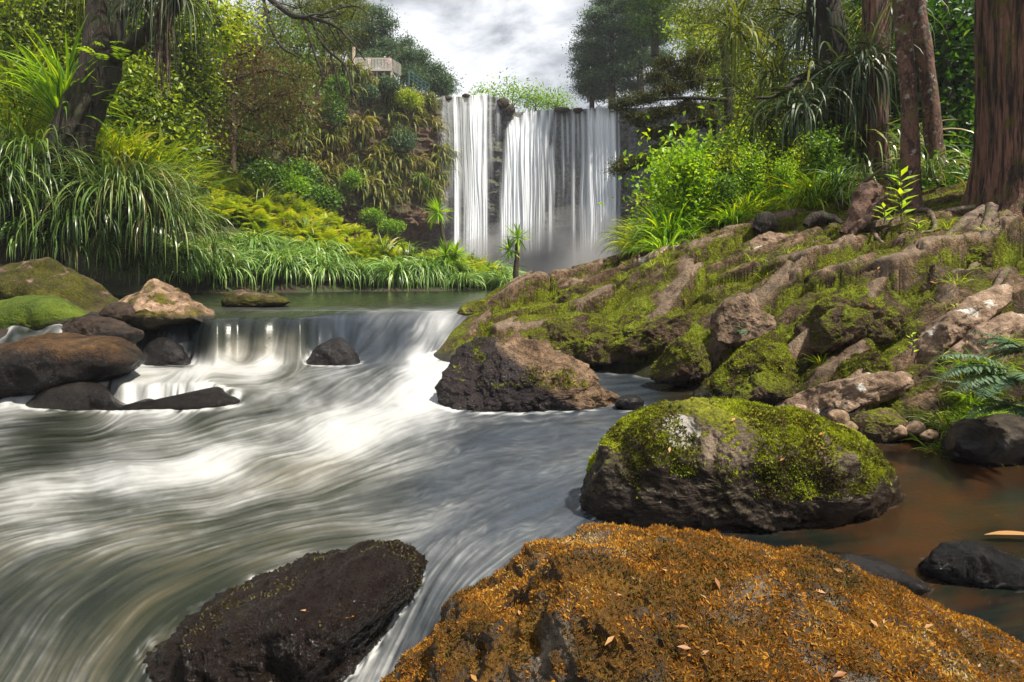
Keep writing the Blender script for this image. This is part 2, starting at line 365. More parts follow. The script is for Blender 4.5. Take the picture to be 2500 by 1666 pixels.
B_brown = barkmat('brown_bark', (.035, .024, .018), (.10, .065, .045), (.04, .05, .01), -.1)
B_red = barkmat('reddish_bark', (.05, .024, .016), (.16, .085, .058), (.06, .06, .01), -.14, 1.0, .5, 6.0)
B_giant = barkmat('furrowed_red_bark', (.025, .013, .010), (.26, .13, .09), (.07, .06, .006), -.09, 0, .07, 9.0, .85, 1.2)
B_log = barkmat('driftwood', (.045, .022, .014), (.13, .07, .045), (.05, .05, .01), -.4, 0, 1.0, 5.0)
B_root = barkmat('root_bark', (.06, .042, .03), (.17, .12, .085), (.06, .06, .01), -.1, 0, 1.0, 6.0)

# ------------------------------------------------------------------ ground, banks, cliff
def soilmat(name, a, b, c, cz=.4):
    m, t = newmat(name); g = t.n('ShaderNodeNewGeometry'); pos = g.outputs['Position']
    n = t.noise(pos, 1.4, 7, .62); n2 = t.noise(pos, 11, 6, .65)
    col = t.mix(t.smooth(n2, .35, .68), a, b); col = t.mix(t.smooth(n, .46, .58), col, t.mix(n2, c, tuple(x*1.8 for x in c)))
    bp = t.n('ShaderNodeBump', {'Strength': .7, 'Distance': .12, 'Height': t.math('ADD', n, n2)})
    t.out(t.n('ShaderNodeBsdfPrincipled', {'Base Color': col, 'Roughness': .92, 'Normal': bp.outputs[0]})); return m
M['soil'] = soilmat('forest_soil', (.016, .012, .007), (.045, .028, .015), (.02, .03, .006))
M['bed'] = soilmat('river_bed', (.03, .018, .010), (.09, .048, .022), (.035, .025, .012))
g = 260.0
struct(mk('ground', [(-g, -g, -2.6), (g, -g, -2.6), (g, g, -2.6), (-g, g, -2.6)], [(0, 1, 2, 3)], M['bed']))

LB = [(-23, 23, .9), (-17.5, 25, .9), (-12.5, 27.5, .9), (-7, 29.5, .9), (-2, 31, .9), (.5, 33, .6), (1.5, 38, .2), (-20, 19, 0), (-12, 22, -.1), (-5, 25, -.2), (1.5, 28, -.3), (3, 34, -.4),
      (-24, 30, 5.2), (-18, 32, 4.4), (-12, 33.5, 2.8), (-7, 35, 1.9), (-2, 36, 1.2), (-22, 38, 7.8), (-14, 41, 5.0), (-8, 44, 2.9), (-2.5, 43, 1.2), (-30, 45, 12), (-22, 48, 8), (-13, 54, 3.5), (-5, 56, 1.2), (2, 50, -.3),
      (-32, 30, 8), (-30, 22, 4), (-38, 36, 14), (-30, 14, 1.5), (-24, 14, .2), (-45, 50, 22), (-40, 18, 8), (-36, 60, 17), (-24, 62, 8), (-14, 66, 3),
      (-9.5, 8, .6), (-12, 8, 1.6), (-8, 8, -.4), (-7, 4, .5), (-9, 4, 1.4), (-5.8, 4, -.4), (-12.8, 11, .8), (-15, 11, 2), (-11.7, 11, -.3), (-5, 1, .4), (-7, 1, 1.2), (-4.2, 1, -.5)]
fLB = tps(LB, .05)
gx, gy = np.meshgrid(np.linspace(-55, 5, 220), np.linspace(-1, 72, 260)); gz = fLB(gx, gy)
q = np.stack([gx, gy, 0*gx], -1).reshape(-1, 3)
gz = gz+(fbm(q*.35, 4, 3)*.55).reshape(gz.shape)*sstep(.3, 2.0, gz); gz = np.where(gx > 1.0, np.minimum(gz, .3), gz); gz = np.where((gy < 13) & (gx > -3.5-.72*gy), np.minimum(gz, -1.2), gz)
struct(mk('left_bank', np.stack([gx, gy, gz], -1), grid_faces(260, 220), M['soil']))
def zL(x, y): return float(fLB(np.array([x]), np.array([y]))[0])

RH = [(8, 25, 3.2), (13, 24, 5.5), (19, 20, 6.5), (25, 18, 8), (6, 31, 1.3), (11, 34, 4), (18, 32, 8), (27, 28, 12), (5, 40, .1), (11, 44, 2.6), (17, 45, 6), (25, 42, 12), (33, 36, 16), (9, 56, .2), (16, 58, 2), (24, 56, 9), (20, 68, 2),
      (3.8, 26, 1.4), (14, 15, 4.3), (20, 12, 5), (3, 32, -.2), (34, 14, 8)]
fRH = tps(RH, .05)
gx, gy = np.meshgrid(np.linspace(2.5, 45, 150), np.linspace(12.5, 70, 180)); gz = fRH(gx, gy)
q = np.stack([gx, gy, 0*gx], -1).reshape(-1, 3)
gz = gz+(fbm(q*.4, 4, 8)*.4).reshape(gz.shape)
BK = [(-1.41, 14.6, .95), (-.75, 12.3, .62), (1.0, 11.6, .0), (1.75, 11.3, -.02), (3.7, 9.6, -.02), (3.78, 7.9, -.02), (4.1, 6.85, -.02), (5.0, 6.4, 0), (5.2, 5.6, 0), (5.6, 4.5, 0),
      (.4, 10.3, -.6), (2.4, 8.4, -.7), (3.0, 6.5, -.7), (4.1, 5.0, -.6), (4.5, 3.6, -.6), (-1.6, 12.2, .1), (-2.3, 15, .5), (-1.9, 17.5, .4), (-1.2, 22, .4), (.5, 27, .6),
      (.24, 17, 1.66), (2.45, 17.6, 2.0), (3.7, 16.4, 2.42), (4.95, 15, 2.78), (6.1, 14, 3.0), (7.1, 13.2, 3.06), (7.9, 12.5, 3.05), (9.4, 11.5, 3.1),
      (12, 14, 4.2), (10, 17, 4.2), (7, 18, 3.5), (5, 21, 2.7), (2, 23, 1.7), (14, 10, 4.2), (12, 6, 3.2), (8.5, 4.5, 1.4), (16, 20, 5.6), (9, 23, 3.6),
      (1.14, 13.5, 1.03), (1.9, 12.3, .58), (3.06, 12.6, 1.33), (2.7, 11, .42), (3.6, 10.8, .85), (4.4, 12, 1.68), (4.05, 9.3, .35), (4.7, 10, 1.1), (5.8, 11.5, 2.0), (4.95, 8.3, .78), (5.7, 9.6, 1.48),
      (6.9, 11, 2.2), (4.95, 7.2, .44), (5.9, 8, 1.12), (6.9, 9.2, 1.82), (8.3, 10.5, 2.55), (5.7, 6.6, .45), (6.3, 7.2, 1.05), (7.7, 8.8, 1.85)]
fBK = tps(BK, .01)
struct(mk('right_hillside', np.stack([gx, gy, np.where(gy < 24, np.minimum(gz, fBK(gx, np.minimum(gy, 24))-.12), gz)], -1), grid_faces(180, 150), M['soil']))
def zR(x, y): return float(fRH(np.array([x]), np.array([y]))[0])

CRS = [([(522, 279), (576, 269), (596, 272), (624, 265), (646, 262), (675, 269)], .16), ([(530, 298), (551, 287), (588, 291), (610, 297)], .24), ([(486, 318), (515, 310), (551, 303), (573, 291)], .22), ([(493, 335), (522, 327), (551, 320), (588, 319), (617, 308), (638, 306), (680, 292)], .30),
       ([(522, 342), (544, 337), (573, 339), (602, 329), (631, 326), (660, 320)], .24), ([(559, 352), (588, 344), (617, 337), (638, 339), (660, 345)], .26), ([(682, 262), (711, 250), (740, 245), (769, 240), (804, 236), (820, 230)], .22), ([(711, 275), (726, 265), (745, 256)], .2), ([(812, 243), (839, 240), (851, 237)], .15),
       ([(848, 269), (871, 253), (893, 243), (910, 235)], .3), ([(801, 297), (828, 282), (848, 271), (871, 264), (893, 266), (913, 282)], .36), ([(804, 322), (836, 300), (864, 304)], .34), ([(804, 329), (820, 322), (836, 321)], .2), ([(892, 350), (915, 334), (951, 311), (980, 290), (1002, 286)], .34), ([(893, 376), (929, 350), (951, 334), (984, 311)], .3),
       ([(726, 369), (748, 353), (784, 334), (803, 329)], .34), ([(682, 360), (703, 340), (719, 340), (740, 350)], .3), ([(780, 354), (807, 345), (828, 342)], .16), ([(794, 393), (828, 389), (849, 389), (871, 383), (915, 379)], .2), ([(711, 305), (740, 287), (761, 282), (775, 293)], .34), ([(777, 296), (790, 283), (796, 289)], .22), ([(682, 293), (700, 285), (716, 280)], .2),
       ([(858, 405), (889, 401)], .14), ([(897, 414), (926, 404)], .16), ([(770, 383), (784, 374), (798, 382)], .18), ([(640, 280), (665, 272), (690, 270)], .2), ([(640, 300), (668, 292), (690, 278)], .2), ([(940, 258), (965, 248), (990, 250)], .26), ([(640, 352), (660, 340), (676, 344)], .24), ([(830, 372), (860, 362), (890, 366)], .16), ([(760, 262), (785, 254), (810, 256)], .2), ([(770, 312), (790, 304), (806, 306)], .22), ([(855, 345), (880, 332), (900, 330)], .14)]
def hit(u, v):
    Y = np.linspace(4.5, 22, 700); x = (u-512)*Y/F; d = EYE-(v-272)*Y/F-fBK(x, Y); k = np.argmax(d < 0) if (d < 0).any() else int(np.argmin(np.abs(d))); return np.array((x[k], Y[k]))
CRW = [(np.array([hit(*p) for p in c]), h) for c, h in CRS]
def crests(x, y):
    q = np.stack([x.ravel(), y.ravel()], 1); q = q+.13*np.stack([fbm(np.c_[q*.75, 0*q[:, :1]], 2, 61), fbm(np.c_[q*.75, 0*q[:, :1]], 2, 62)], 1); out = 0
    for c, h in CRW:
        best = np.full(len(q), 99.); sd_ = np.zeros(len(q)); en = np.ones(len(q)); L = len(c)-1
        for k in range(L):
            a, b_ = c[k], c[k+1]; e = b_-a; le = np.hypot(*e)+1e-6; t_ = ((q-a)@e)/le**2; tc_ = np.clip(t_, 0, 1); d = np.hypot(*(q-a-tc_[:, None]*e).T); m_ = d < best
            n_ = np.array([-e[1], e[0]])/le; sgn = (q-a)@n_; best = np.where(m_, d, best); sd_ = np.where(m_, sgn, sd_)
        up = sd_ > 0; out = out+h*np.where(up, np.exp(-best/1.0), np.exp(-(best/.11)**2))
    return out.reshape(x.shape)
def bank_z(x, y):
    z = fBK(x, y); cr_ = crests(x, y)*sstep(-.2, .25, z)*sstep(-1.3, .2, x); z = z+cr_*.42-.07*sstep(.1, .5, z); q = np.stack([x.ravel(), y.ravel()], 1)
    ang = R(13); ca, sa = math.cos(ang), math.sin(ang)
    a = q@np.array([ca, sa]); b = q@np.array([-sa, ca])
    wq = np.stack([a*.44, b*.66], 1)+.17*np.stack([fbm(np.c_[q*.7, 0*a], 3, 4, .4), fbm(np.c_[q*.7, 0*a], 3, 14, .4)], 1)
    d1, d2, idr, cx = worley2(wq, 6); e = d2-d1
    jt = np.stack([(idr*7.3)%1-.5, (idr*13.7)%1-.5], 1); blk = (idr-.5)*.26+((wq-cx)*(np.array([.06, -.40])+jt*.46)).sum(1)-.12*np.exp(-e/.035)-.05*np.exp(-e/.16)+.03; cellm = idr
    wq2 = np.stack([a*.95, b*1.5], 1)+.16*np.stack([fbm(np.c_[q*2, 0*a], 3, 24), fbm(np.c_[q*2, 0*a], 3, 34)], 1)
    d1, d2, idr2, cx2 = worley2(wq2, 16); e2 = d2-d1
    jt2 = np.stack([(idr2*7.3)%1-.5, (idr2*13.7)%1-.5], 1); blk2 = (idr2-.5)*.10+((wq2-cx2)*(np.array([.02, -.13])+jt2*.20)).sum(1)-.05*np.exp(-e2/.04)+.01; global CELLM; CELLM = ((cellm-.5)*.8+(idr2-.5)*.5).reshape(z.shape)
    rg_ = ridged(np.c_[a*.9, b*1.1, 0*a], 5, 44)*.02+fbm(np.c_[q*4.0, 0*a], 5, 54, .62)*.02
    amp = sstep(-1.3, .6, x.ravel())*sstep(-.25, .35, z.ravel())*(1-.6*sstep(2.7, 3.6, z.ravel()))
    return z+((blk+blk2+rg_)*amp).reshape(z.shape)
gx, gy = np.meshgrid(np.linspace(-2.6, 14, 620), np.linspace(3.2, 24, 760)); gz = bank_z(gx, gy)
gz = np.where(gx < -2.4, -.8, gz)
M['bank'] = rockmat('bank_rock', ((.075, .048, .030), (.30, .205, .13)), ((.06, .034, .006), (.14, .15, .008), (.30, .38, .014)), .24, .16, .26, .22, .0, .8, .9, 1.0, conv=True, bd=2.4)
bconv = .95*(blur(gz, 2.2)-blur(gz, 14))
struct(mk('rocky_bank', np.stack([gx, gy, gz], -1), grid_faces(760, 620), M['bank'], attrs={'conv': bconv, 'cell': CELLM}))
_bx, _by, _bz = gx, gy, gz
def zB(x, y):
    i = int(np.clip((y-3.2)/(24-3.2)*759, 0, 759)); j = int(np.clip((x+2.6)/16.6*619, 0, 619)); return float(_bz[i, j])

# cliff round the plunge pool: (u, Y, v of the rim)
CR = [(120, 34, 20), (200, 48, 38), (250, 55, 48), (300, 60, 54), (340, 64, 62), (368, 67, 71), (400, 70, 84), (420, 73, 93), (437, 76, 100), (446, 77.5, 98), (460, 79.5, 96.5), (480, 81.5, 96), (498, 82, 98), (509, 82.5, 104),
      (516, 82.5, 113.5), (530, 82.5, 112), (545, 82.2, 111), (560, 82, 110), (585, 81.5, 109), (605, 81, 108.5), (622, 80, 109), (640, 77, 108), (665, 73, 106), (700, 67, 104), (745, 58, 92), (800, 50, 80), (900, 42, 40)]
cr = np.array([P(u, v, Y) for u, Y, v in CR]); CU = np.array([c[0] for c in CR], float)
NS = 520
su = np.interp(np.linspace(0, 1, NS), np.linspace(0, 1, len(CU)), CU)
rim = np.stack([np.interp(su, CU, cr[:, k]) for k in range(3)], 1)
tg = np.gradient(rim[:, :2], axis=0); tg = np.stack([np.convolve(np.pad(tg[:, k], 12, 'edge'), np.ones(25)/25, 'valid') for k in (0, 1)], 1)
tg /= np.linalg.norm(tg, axis=1)[:, None]; nin = np.stack([tg[:, 1], -tg[:, 0]], 1)      # towards the pool
NTt = 300; tt = np.linspace(0, 1, NTt)
inset = lambda t: 3.4*sstep(.36, .20, t)*(1-.75*sstep(.12, 0, t))
Vc = np.zeros((NTt, NS, 3))
for i, t in enumerate(tt):
    z = -.8+(rim[:, 2]+.8)*t
    off = (1-t)*1.6-inset(t)*np.interp(su, [250, 300, 437, 625, 660, 760], [.2, 1, 1.1, 1.0, .5, .2])
    Vc[i, :, :2] = rim[:, :2]+nin*off[:, None]; Vc[i, :, 2] = z
q = Vc.reshape(-1, 3); ds = ridged(q*np.array([.28, .28, .11]), 4, 3)*.7+fbm(q*np.array([.5, .5, .9]), 5, 5)*.55
lay = fbm(np.c_[q[:, :2]*.06, q[:, 2]*.8], 3, 9)*.5
dd = (ds+lay).reshape(NTt, NS)*(1-.55*sstep(.9, 1, tt))[:, None]
Vc[..., 0] += nin[None, :, 0]*dd; Vc[..., 1] += nin[None, :, 1]*dd
back = []
for d, dz in ((1.5, .15), (4, .5), (9, .9), (18, 1.4), (40, 2.5), (120, 4)):
    b = np.c_[rim[:, :2]-nin*d, rim[:, 2]+dz*np.interp(su, [300, 400, 437, 625, 700], [2.2, 1.2, -.1, -.1, 1.2])]; b[:, 2] += fbm(b*.2, 3, 6)*.25*min(d/4, 1); back.append(b)
Vc = np.concatenate([Vc, np.array(back)]); nr = len(Vc)
m, t = newmat('cliff_rock'); gm = t.n('ShaderNodeNewGeometry'); pos = gm.outputs['Position']
sn = t.n('ShaderNodeSeparateXYZ', {0: gm.outputs['Normal']}); gr = t.attr('rnd').outputs['Fac']
va = t.n('ShaderNodeMapping', {'Vector': pos, 'Scale': (1, 1, .55)}).outputs[0]
n1 = t.noise(va, .35, 8, .62); n2 = t.noise(va, 1.7, 8, .68); n3 = t.noise(pos, 6, 6, .7)
brown = t.mix(t.smooth(n2, .35, .66), (.05, .028, .020), (.25, .125, .08)); grey = t.mix(t.smooth(n2, .34, .66), (.09, .09, .11), (.25, .245, .27))
c = t.mix(gr, brown, grey); c = t.mix(.8, c, t.ramp(n3, [(.3, (.4, .4, .42)), (.62, (1.2, 1.2, 1.2))]), 'MULTIPLY')
vg = t.smooth(t.math('ADD', t.math('ADD', n1, t.math('MULTIPLY', n3, .25)), t.math('MULTIPLY', sn.outputs[2], .5)), .70, .80)
c = t.mix(t.math('MULTIPLY', vg, .85), c, t.mix(t.smooth(n3, .35, .65), (.02, .032, .010), (.085, .10, .022)))
bp = t.n('ShaderNodeBump', {'Strength': .9, 'Distance': .5, 'Height': t.math('ADD', n2, t.math('MULTIPLY', n3, .5))})
t.out(t.n('ShaderNodeBsdfPrincipled', {'Base Color': c, 'Roughness': .8, 'Normal': bp.outputs[0]})); M['cliff'] = m
greyA = np.tile(np.interp(su, [420, 445, 640, 900], [0, .85, 1, 1]), nr)
struct(mk('cliff', Vc, grid_faces(nr, NS), M['cliff'], attrs={'rnd': greyA}))
def rim_at(u): return np.array([np.interp(u, CU, cr[:, k]) for k in range(3)])
def cliff_pt(u, t):
    """point on the cliff face at picture column u, height fraction t"""
    j = int(np.argmin(np.abs(su-u))); i = int(np.clip(t, 0, 1)*(NTt-1)); return Vc[i, j].copy(), nin[j]

# ------------------------------------------------------------------ water
def watermat(name):
    m, t = newmat(name); pos = t.n('ShaderNodeNewGeometry').outputs['Position']
    f = t.attr('foam').outputs['Fac']; s = t.attr('silt').outputs['Fac']; bl = t.attr('blue').outputs['Fac']
    base = t.ramp(s, [(0, (.004, .006, .006)), (.35, (.015, .019, .010)), (.7, (.07, .06, .03)), (1, (.15, .125, .07))])
    base = t.mix(bl, base, (.035, .046, .062)); base = t.mix(t.attr('amber').outputs['Fac'], base, (.060, .020, .005))
    fc = t.mix(t.smooth(f, .15, .95), (.12, .125, .13), (.42, .435, .45)); fc = t.mix(t.math('MULTIPLY', s, .45), fc, (.33, .29, .19))
    c = t.mix(t.smooth(f, .05, .95), base, fc)
    r = t.n('ShaderNodeMapRange', {'Value': f, 'To Min': .22, 'To Max': .62}).outputs[0]
    b = t.n('ShaderNodeBump', {'Strength': .25, 'Distance': .02, 'Height': t.noise(pos, 16, 4, .6)})
    t.out(t.n('ShaderNodeBsdfPrincipled', {'Base Color': c, 'Roughness': r, 'IOR': 1.33, 'Normal': b.outputs[0]})); return m
M['water'] = watermat('river_water')
def bil(img, y, x):
    h, w_ = img.shape; y = np.clip(y, 0, h-1.001); x = np.clip(x, 0, w_-1.001); i = y.astype(int); j = x.astype(int); fy = y-i; fx = x-j
    return (img[i, j]*(1-fx)+img[i, j+1]*fx)*(1-fy)+(img[i+1, j]*(1-fx)+img[i+1, j+1]*fx)*fy
def lic(texs, Ls, vx, vy, raw=False):
    """streak each texture along the flow"""
    h, w_ = vx.shape; yy, xx = np.mgrid[0:h, 0:w_].astype(np.float32); accs = [t.astype(np.float32).ravel().copy() for t in texs]; src = [a.copy() for a in accs]; fx, fy = vx.astype(np.float32).ravel(), vy.astype(np.float32).ravel()
    for s in (1, -1):
        y, x = yy.ravel().copy(), xx.ravel().copy()
        for k in range(max(Ls)):
            n = np.rint(y).astype(np.int32)*w_+np.rint(x).astype(np.int32)
            x = np.clip(x+s*fx[n], 0, w_-1.01); y = np.clip(y+s*fy[n], 0, h-1.01)
            i = y.astype(np.int32); j = x.astype(np.int32); b = i*w_+j; fy_ = y-i; fx_ = x-j; b2 = np.minimum(b+w_, h*w_-2)
            for q in range(len(accs)):
                if k < Ls[q]:
                    t = src[q]; accs[q] += (.5+.5*math.cos(math.pi*(k+1)/(Ls[q]+1)))*((t[b]*(1-fx_)+t[b+1]*fx_)*(1-fy_)+(t[b2]*(1-fx_)+t[b2+1]*fx_)*fy_)
    if raw: return [(a/(1+2*sum(.5+.5*math.cos(math.pi*(k+1)/(L+1)) for k in range(L)))).reshape(h, w_) for a, L in zip(accs, Ls)]
    return [((a-a.mean())/a.std()).reshape(h, w_) for a in accs]
# flow seen over the surface: (u, v0, du, dv) and (u, v0, foam, silt, blue); v0 is where the flat level z = 0 would show
FLOW = [(150, 345, -.2, 1), (240, 340, -.1, 1), (330, 340, .05, 1), (430, 340, -.25, 1), (200, 358, -.2, 1), (300, 358, 0, 1), (400, 358, -.2, 1), (20, 345, -1, .35), (80, 330, -1, .35), (60, 372, -1, .2),
        (150, 372, -1, .18), (230, 372, -1, .12), (320, 374, -.7, .3), (410, 372, -.5, .5), (60, 392, -.7, .6), (130, 388, -.8, .35), (170, 396, -.3, 1), (120, 398, -.2, 1), (240, 392, -.9, .25), (330, 395, -.8, .45), (420, 395, -.7, .5), (40, 412, -1, .12), (150, 415, -1, .1), (260, 412, -.95, .25),
        (350, 420, -.85, .5), (440, 420, -.8, .35), (60, 435, -1, .05), (150, 440, -1, .12), (250, 440, -.92, .38), (340, 450, -.8, .6), (430, 450, -.8, .4), (520, 430, -1, .10), (60, 465, -1, .1), (150, 470, -1, .2), (240, 470, -.88, .5), (320, 480, -.85, .5), (430, 485, -.9, .35),
        (520, 470, -.9, .3), (600, 430, -1, .12), (560, 500, -.8, .4), (60, 500, -1, .08), (180, 505, -1, .15), (300, 510, -.95, .22), (400, 520, -.9, .25), (500, 520, -.7, .5), (580, 530, -.6, .6), (60, 535, -.95, .3), (160, 540, -.95, .32), (260, 545, -.9, .35), (350, 535, -1, .1),
        (440, 560, -.5, .85), (490, 550, -.65, .7), (30, 580, -.8, .55), (100, 580, -.85, .5), (180, 575, -.9, .4), (40, 640, -.6, .8), (120, 640, -.7, .7), (200, 620, -.8, .6), (80, 700, -.45, .9), (160, 700, -.55, .85), (420, 620, -.5, 1), (400, 680, -.4, 1), (700, 400, -1, .15), (650, 380, -1, .1), (900, 470, -1, .1), (980, 520, -1, .1), (900, 560, -1, .2), (760, 560, -1, .1), (640, 520, -.8, .4), (960, 600, -1, .3)]
MASK = [(150, 340, .2, .1, .2), (165, 352, .1, .05, .3), (200, 345, .02, .05, .15), (240, 350, .48, .85, .0), (215, 352, .45, .7, 0), (280, 348, .55, .85, 0), (298, 350, .5, .7, 0), (290, 338, .40, .7, .0), (262, 340, .30, .7, 0), (225, 342, .2, .5, .1), (225, 334, .04, .2, .2), (200, 326, .0, .1, .2), (240, 325, .0, .1, .2), (290, 326, .0, .05, .3), (260, 332, .05, .2, .2), (320, 322, .02, .0, .4), (160, 330, .02, .05, .2), (330, 345, .08, 0, .6), (370, 350, .15, 0, .6), (180, 345, .06, .1, .3), (345, 362, .2, 0, .6), (310, 345, .10, .1, .5), (345, 335, .10, .0, .7), (345, 355, .22, .0, .7), (400, 338, .24, .0, .7), (440, 345, .38, .05, .5), (380, 322, .35, 0, .6), (430, 322, .45, 0, .5), (350, 320, .15, 0, .6), (400, 358, .3, .0, .6), (180, 360, .25, .1, .2), (230, 362, .55, .5, 0), (300, 363, .55, .5, 0),
        (20, 338, .16, .3, .2), (75, 326, .22, .1, .3), (10, 352, .4, .1, 0), (60, 375, .3, .6, 0), (140, 368, .85, .2, 0), (200, 367, .9, .3, 0), (270, 368, .95, .25, 0), (340, 370, .85, .1, .1), (420, 368, .95, .05, .1),
        (170, 379, .55, .75, 0), (230, 380, .55, .8, 0), (120, 387, .25, .8, 0), (190, 388, .35, .75, 0), (290, 385, .75, .5, 0), (350, 388, .65, .2, .1), (420, 388, .8, .15, 0), (128, 399, .75, .1, .1), (150, 398, .1, .1, 0), (172, 397, .8, .1, .1), (190, 396, .6, .1, 0), (250, 400, .6, .4, 0), (320, 400, .75, .3, 0), (380, 405, .75, .2, 0), (440, 408, .8, .05, .2),
        (20, 405, .85, .05, 0), (30, 418, .3, .3, 0), (60, 423, .06, .2, 0), (150, 412, .55, .1, 0), (200, 424, .12, .3, .1), (270, 418, .5, .35, 0), (330, 425, .75, .3, 0), (400, 425, .7, .2, .1), (460, 420, .45, .1, .6),
        (40, 440, .10, .25, 0), (120, 440, .25, .4, 0), (200, 445, .5, .35, 0), (270, 440, .6, .3, 0), (330, 445, .75, .25, 0), (400, 450, .45, .3, .3), (470, 450, .22, .1, .8), (540, 440, .25, .0, .9), (600, 430, .28, .0, .9),
        (60, 465, .35, .3, 0), (110, 475, .6, .1, 0), (150, 488, .6, .2, 0), (220, 465, .75, .2, 0), (260, 475, .35, .75, 0), (320, 470, .35, .8, 0), (370, 480, .35, .45, .2), (440, 490, .30, .1, .7), (520, 480, .28, .0, .9), (570, 480, .30, .0, .9), (620, 420, .22, .0, .7),
        (50, 500, .55, .35, 0), (120, 510, .35, .4, 0), (190, 500, .35, .5, 0), (250, 505, .45, .3, 0), (320, 505, .35, .45, .1), (380, 520, .35, .35, .3), (450, 520, .4, .1, .6), (520, 525, .3, .0, .8), (590, 520, .22, .0, .7),
        (50, 530, .5, .35, 0), (130, 540, .35, .5, 0), (200, 540, .28, .5, 0), (280, 545, .2, .45, 0), (350, 540, .18, .4, .1), (420, 550, .35, .1, .5), (470, 560, .35, .0, .7), (520, 560, .2, .0, .6), (30, 570, .2, .5, 0), (100, 590, .22, .5, 0), (170, 580, .12, .5, 0), (220, 590, .02, .3, 0), (30, 630, .24, .3, .05), (110, 640, .16, .45, .0),
        (160, 620, .08, .5, 0), (190, 670, .12, .1, 0), (60, 680, .2, .35, 0), (100, 600, .10, .45, 0), (20, 600, .22, .4, 0), (430, 600, .25, .0, .6), (410, 640, .3, .0, .6), (390, 670, .45, .0, .4), (600, 570, .02, .0, .2), (750, 570, .0, .05, .05),
        (640, 385, .18, .0, .5), (680, 395, .02, .35, .0), (740, 400, .04, .15, 0), (800, 420, .0, .2, 0), (900, 450, .0, .25, 0), (980, 460, .0, .3, 0), (960, 490, .02, .18, .0), (920, 520, .0, .4, 0), (1000, 520, .03, .15, .0), (900, 560, .0, .3, 0), (1000, 600, .0, .08, 0), (820, 540, .0, .1, 0), (880, 500, .02, .2, 0)]
us = np.arange(-260, 1090, 1.25)
v0 = np.concatenate([np.arange(790, 386, -.85), np.arange(386, 366, -.6)])
Yr = np.concatenate([F*EYE/(v0-272), np.arange(F*EYE/(366-272)+.01, 13.3, .0145), np.arange(13.3, 14.8, .03)])
UU, YY = np.meshgrid(us, Yr); VV = 272+F*EYE/YY; nrow, ncol = UU.shape
XX = (UU-512)*YY/F
def cas(U, Y):
    nz_ = noise3(np.c_[U.ravel()*.035, 0*U.ravel(), 0*U.ravel()], 4).reshape(U.shape)
    l = np.interp(U, [-70, 60, 110, 142, 175, 240, 300, 318, 345, 400, 440, 480, 600], [9.9, 10.1, 11.0, 12.7, 12.35, 12.15, 12.3, 12.7, 13.0, 12.9, 13.1, 13.0, 13.0])+nz_*.45+.04*noise3(np.c_[U.ravel()*.11, 0*U.ravel()+3, 0*U.ravel()], 6).reshape(U.shape)
    wd = np.interp(U, [-70, 80, 140, 200, 300, 330, 380, 470], [2.6, 2.2, 1.0, .85, .85, 1.9, 2.5, 2.6]); tq = np.clip((Y-l)/wd+.5, 0, 1)
    return .94*np.where(tq > .5, 1-2*(1-tq)**2.2*2**.2, 2*tq**2)
Z = cas(UU, YY)
led = sstep(8.25, 8.6, YY+.25*noise3(np.c_[UU.ravel()*.05, 0*UU.ravel(), 0*UU.ravel()], 3).reshape(UU.shape))*np.interp(UU, [-70, 40, 60, 200, 260, 330], [.0, .12, .27, .27, .1, 0])*sstep(11.9, 9.6, YY)
Z = Z+led
drop = sstep(4.1, 2.3, YY)*np.interp(UU, [-70, 60, 200, 300, 420, 520], [.55, .5, .36, .22, .28, 0]); Z = Z-drop
VV = 272+F*(EYE-Z)/YY
qq = np.stack([UU, VV], -1)
hump = [(120, 473, 26, 9, .10), (350, 388, 22, 8, .17), (310, 378, 40, 9, .08), (410, 390, 25, 10, .14), (260, 400, 40, 8, .07), (330, 425, 30, 10, .10), (230, 455, 40, 8, .08), (400, 430, 30, 10, .07), (290, 470, 40, 8, .06), (40, 480, 30, 10, .05), (440, 372, 18, 6, .16), (380, 376, 20, 6, .13)]
for a, b, sa_, sb_, hh in hump: Z = Z+.75*hh*np.exp(-.5*(((UU-a)/sa_)**2+((VV-b)/sb_)**2))

fl = idw([f[:2] for f in FLOW], [f[2:] for f in FLOW], qq, 3.5)
mk_ = idw([f[:2] for f in MASK], [f[2:] for f in MASK], qq, 3.4, 90)
wob = .03*np.stack([noise3(np.c_[UU.ravel()*.018, VV.ravel()*.035, 0*UU.ravel()+s], 70+s).reshape(UU.shape) for s in (1, 5)], -1); fl = fl+wob*np.array([.3, 1.0])*.9
vx, vy = fl[..., 0], -fl[..., 1]      # rows run away from the camera
nv = np.hypot(vx, vy)+1e-6; vx = vx/nv; vy = vy/nv
m0, m1, m2 = lic([mk_[..., 0], mk_[..., 1], mk_[..., 2]], [42, 55, 25], vx, vy, True); keep = (sstep(372, 364, VV)*.8)[..., None]; mk_ = np.stack([m0, m1, m2], -1)*(1-keep)+mk_*keep
rg = np.random.default_rng(7); wn = rg.normal(size=UU.shape)
l1, l2, l3, l4 = lic([blur(wn, .6), blur(rg.normal(size=UU.shape), 1.2), blur(rg.normal(size=UU.shape), 3.5), blur(rg.normal(size=UU.shape), 10.0)], [30, 44, 60, 80], vx, vy)
pa, pb = (noise3(np.c_[UU.ravel()*.06, VV.ravel()*.09, 0*UU.ravel()+k], 81+k).reshape(UU.shape) for k in (0, 3))
wx_, wy_ = vx+.9*pa, vy+.9*pb; nw = np.hypot(wx_, wy_)+1e-6
h1, h2 = lic([blur(rg.normal(size=UU.shape), .6), blur(rg.normal(size=UU.shape), 1.6)], [6, 12], wx_/nw, wy_/nw)
brk = fbm(np.c_[UU.ravel()*.05, VV.ravel()*.09, 0*UU.ravel()], 3, 95).reshape(UU.shape)
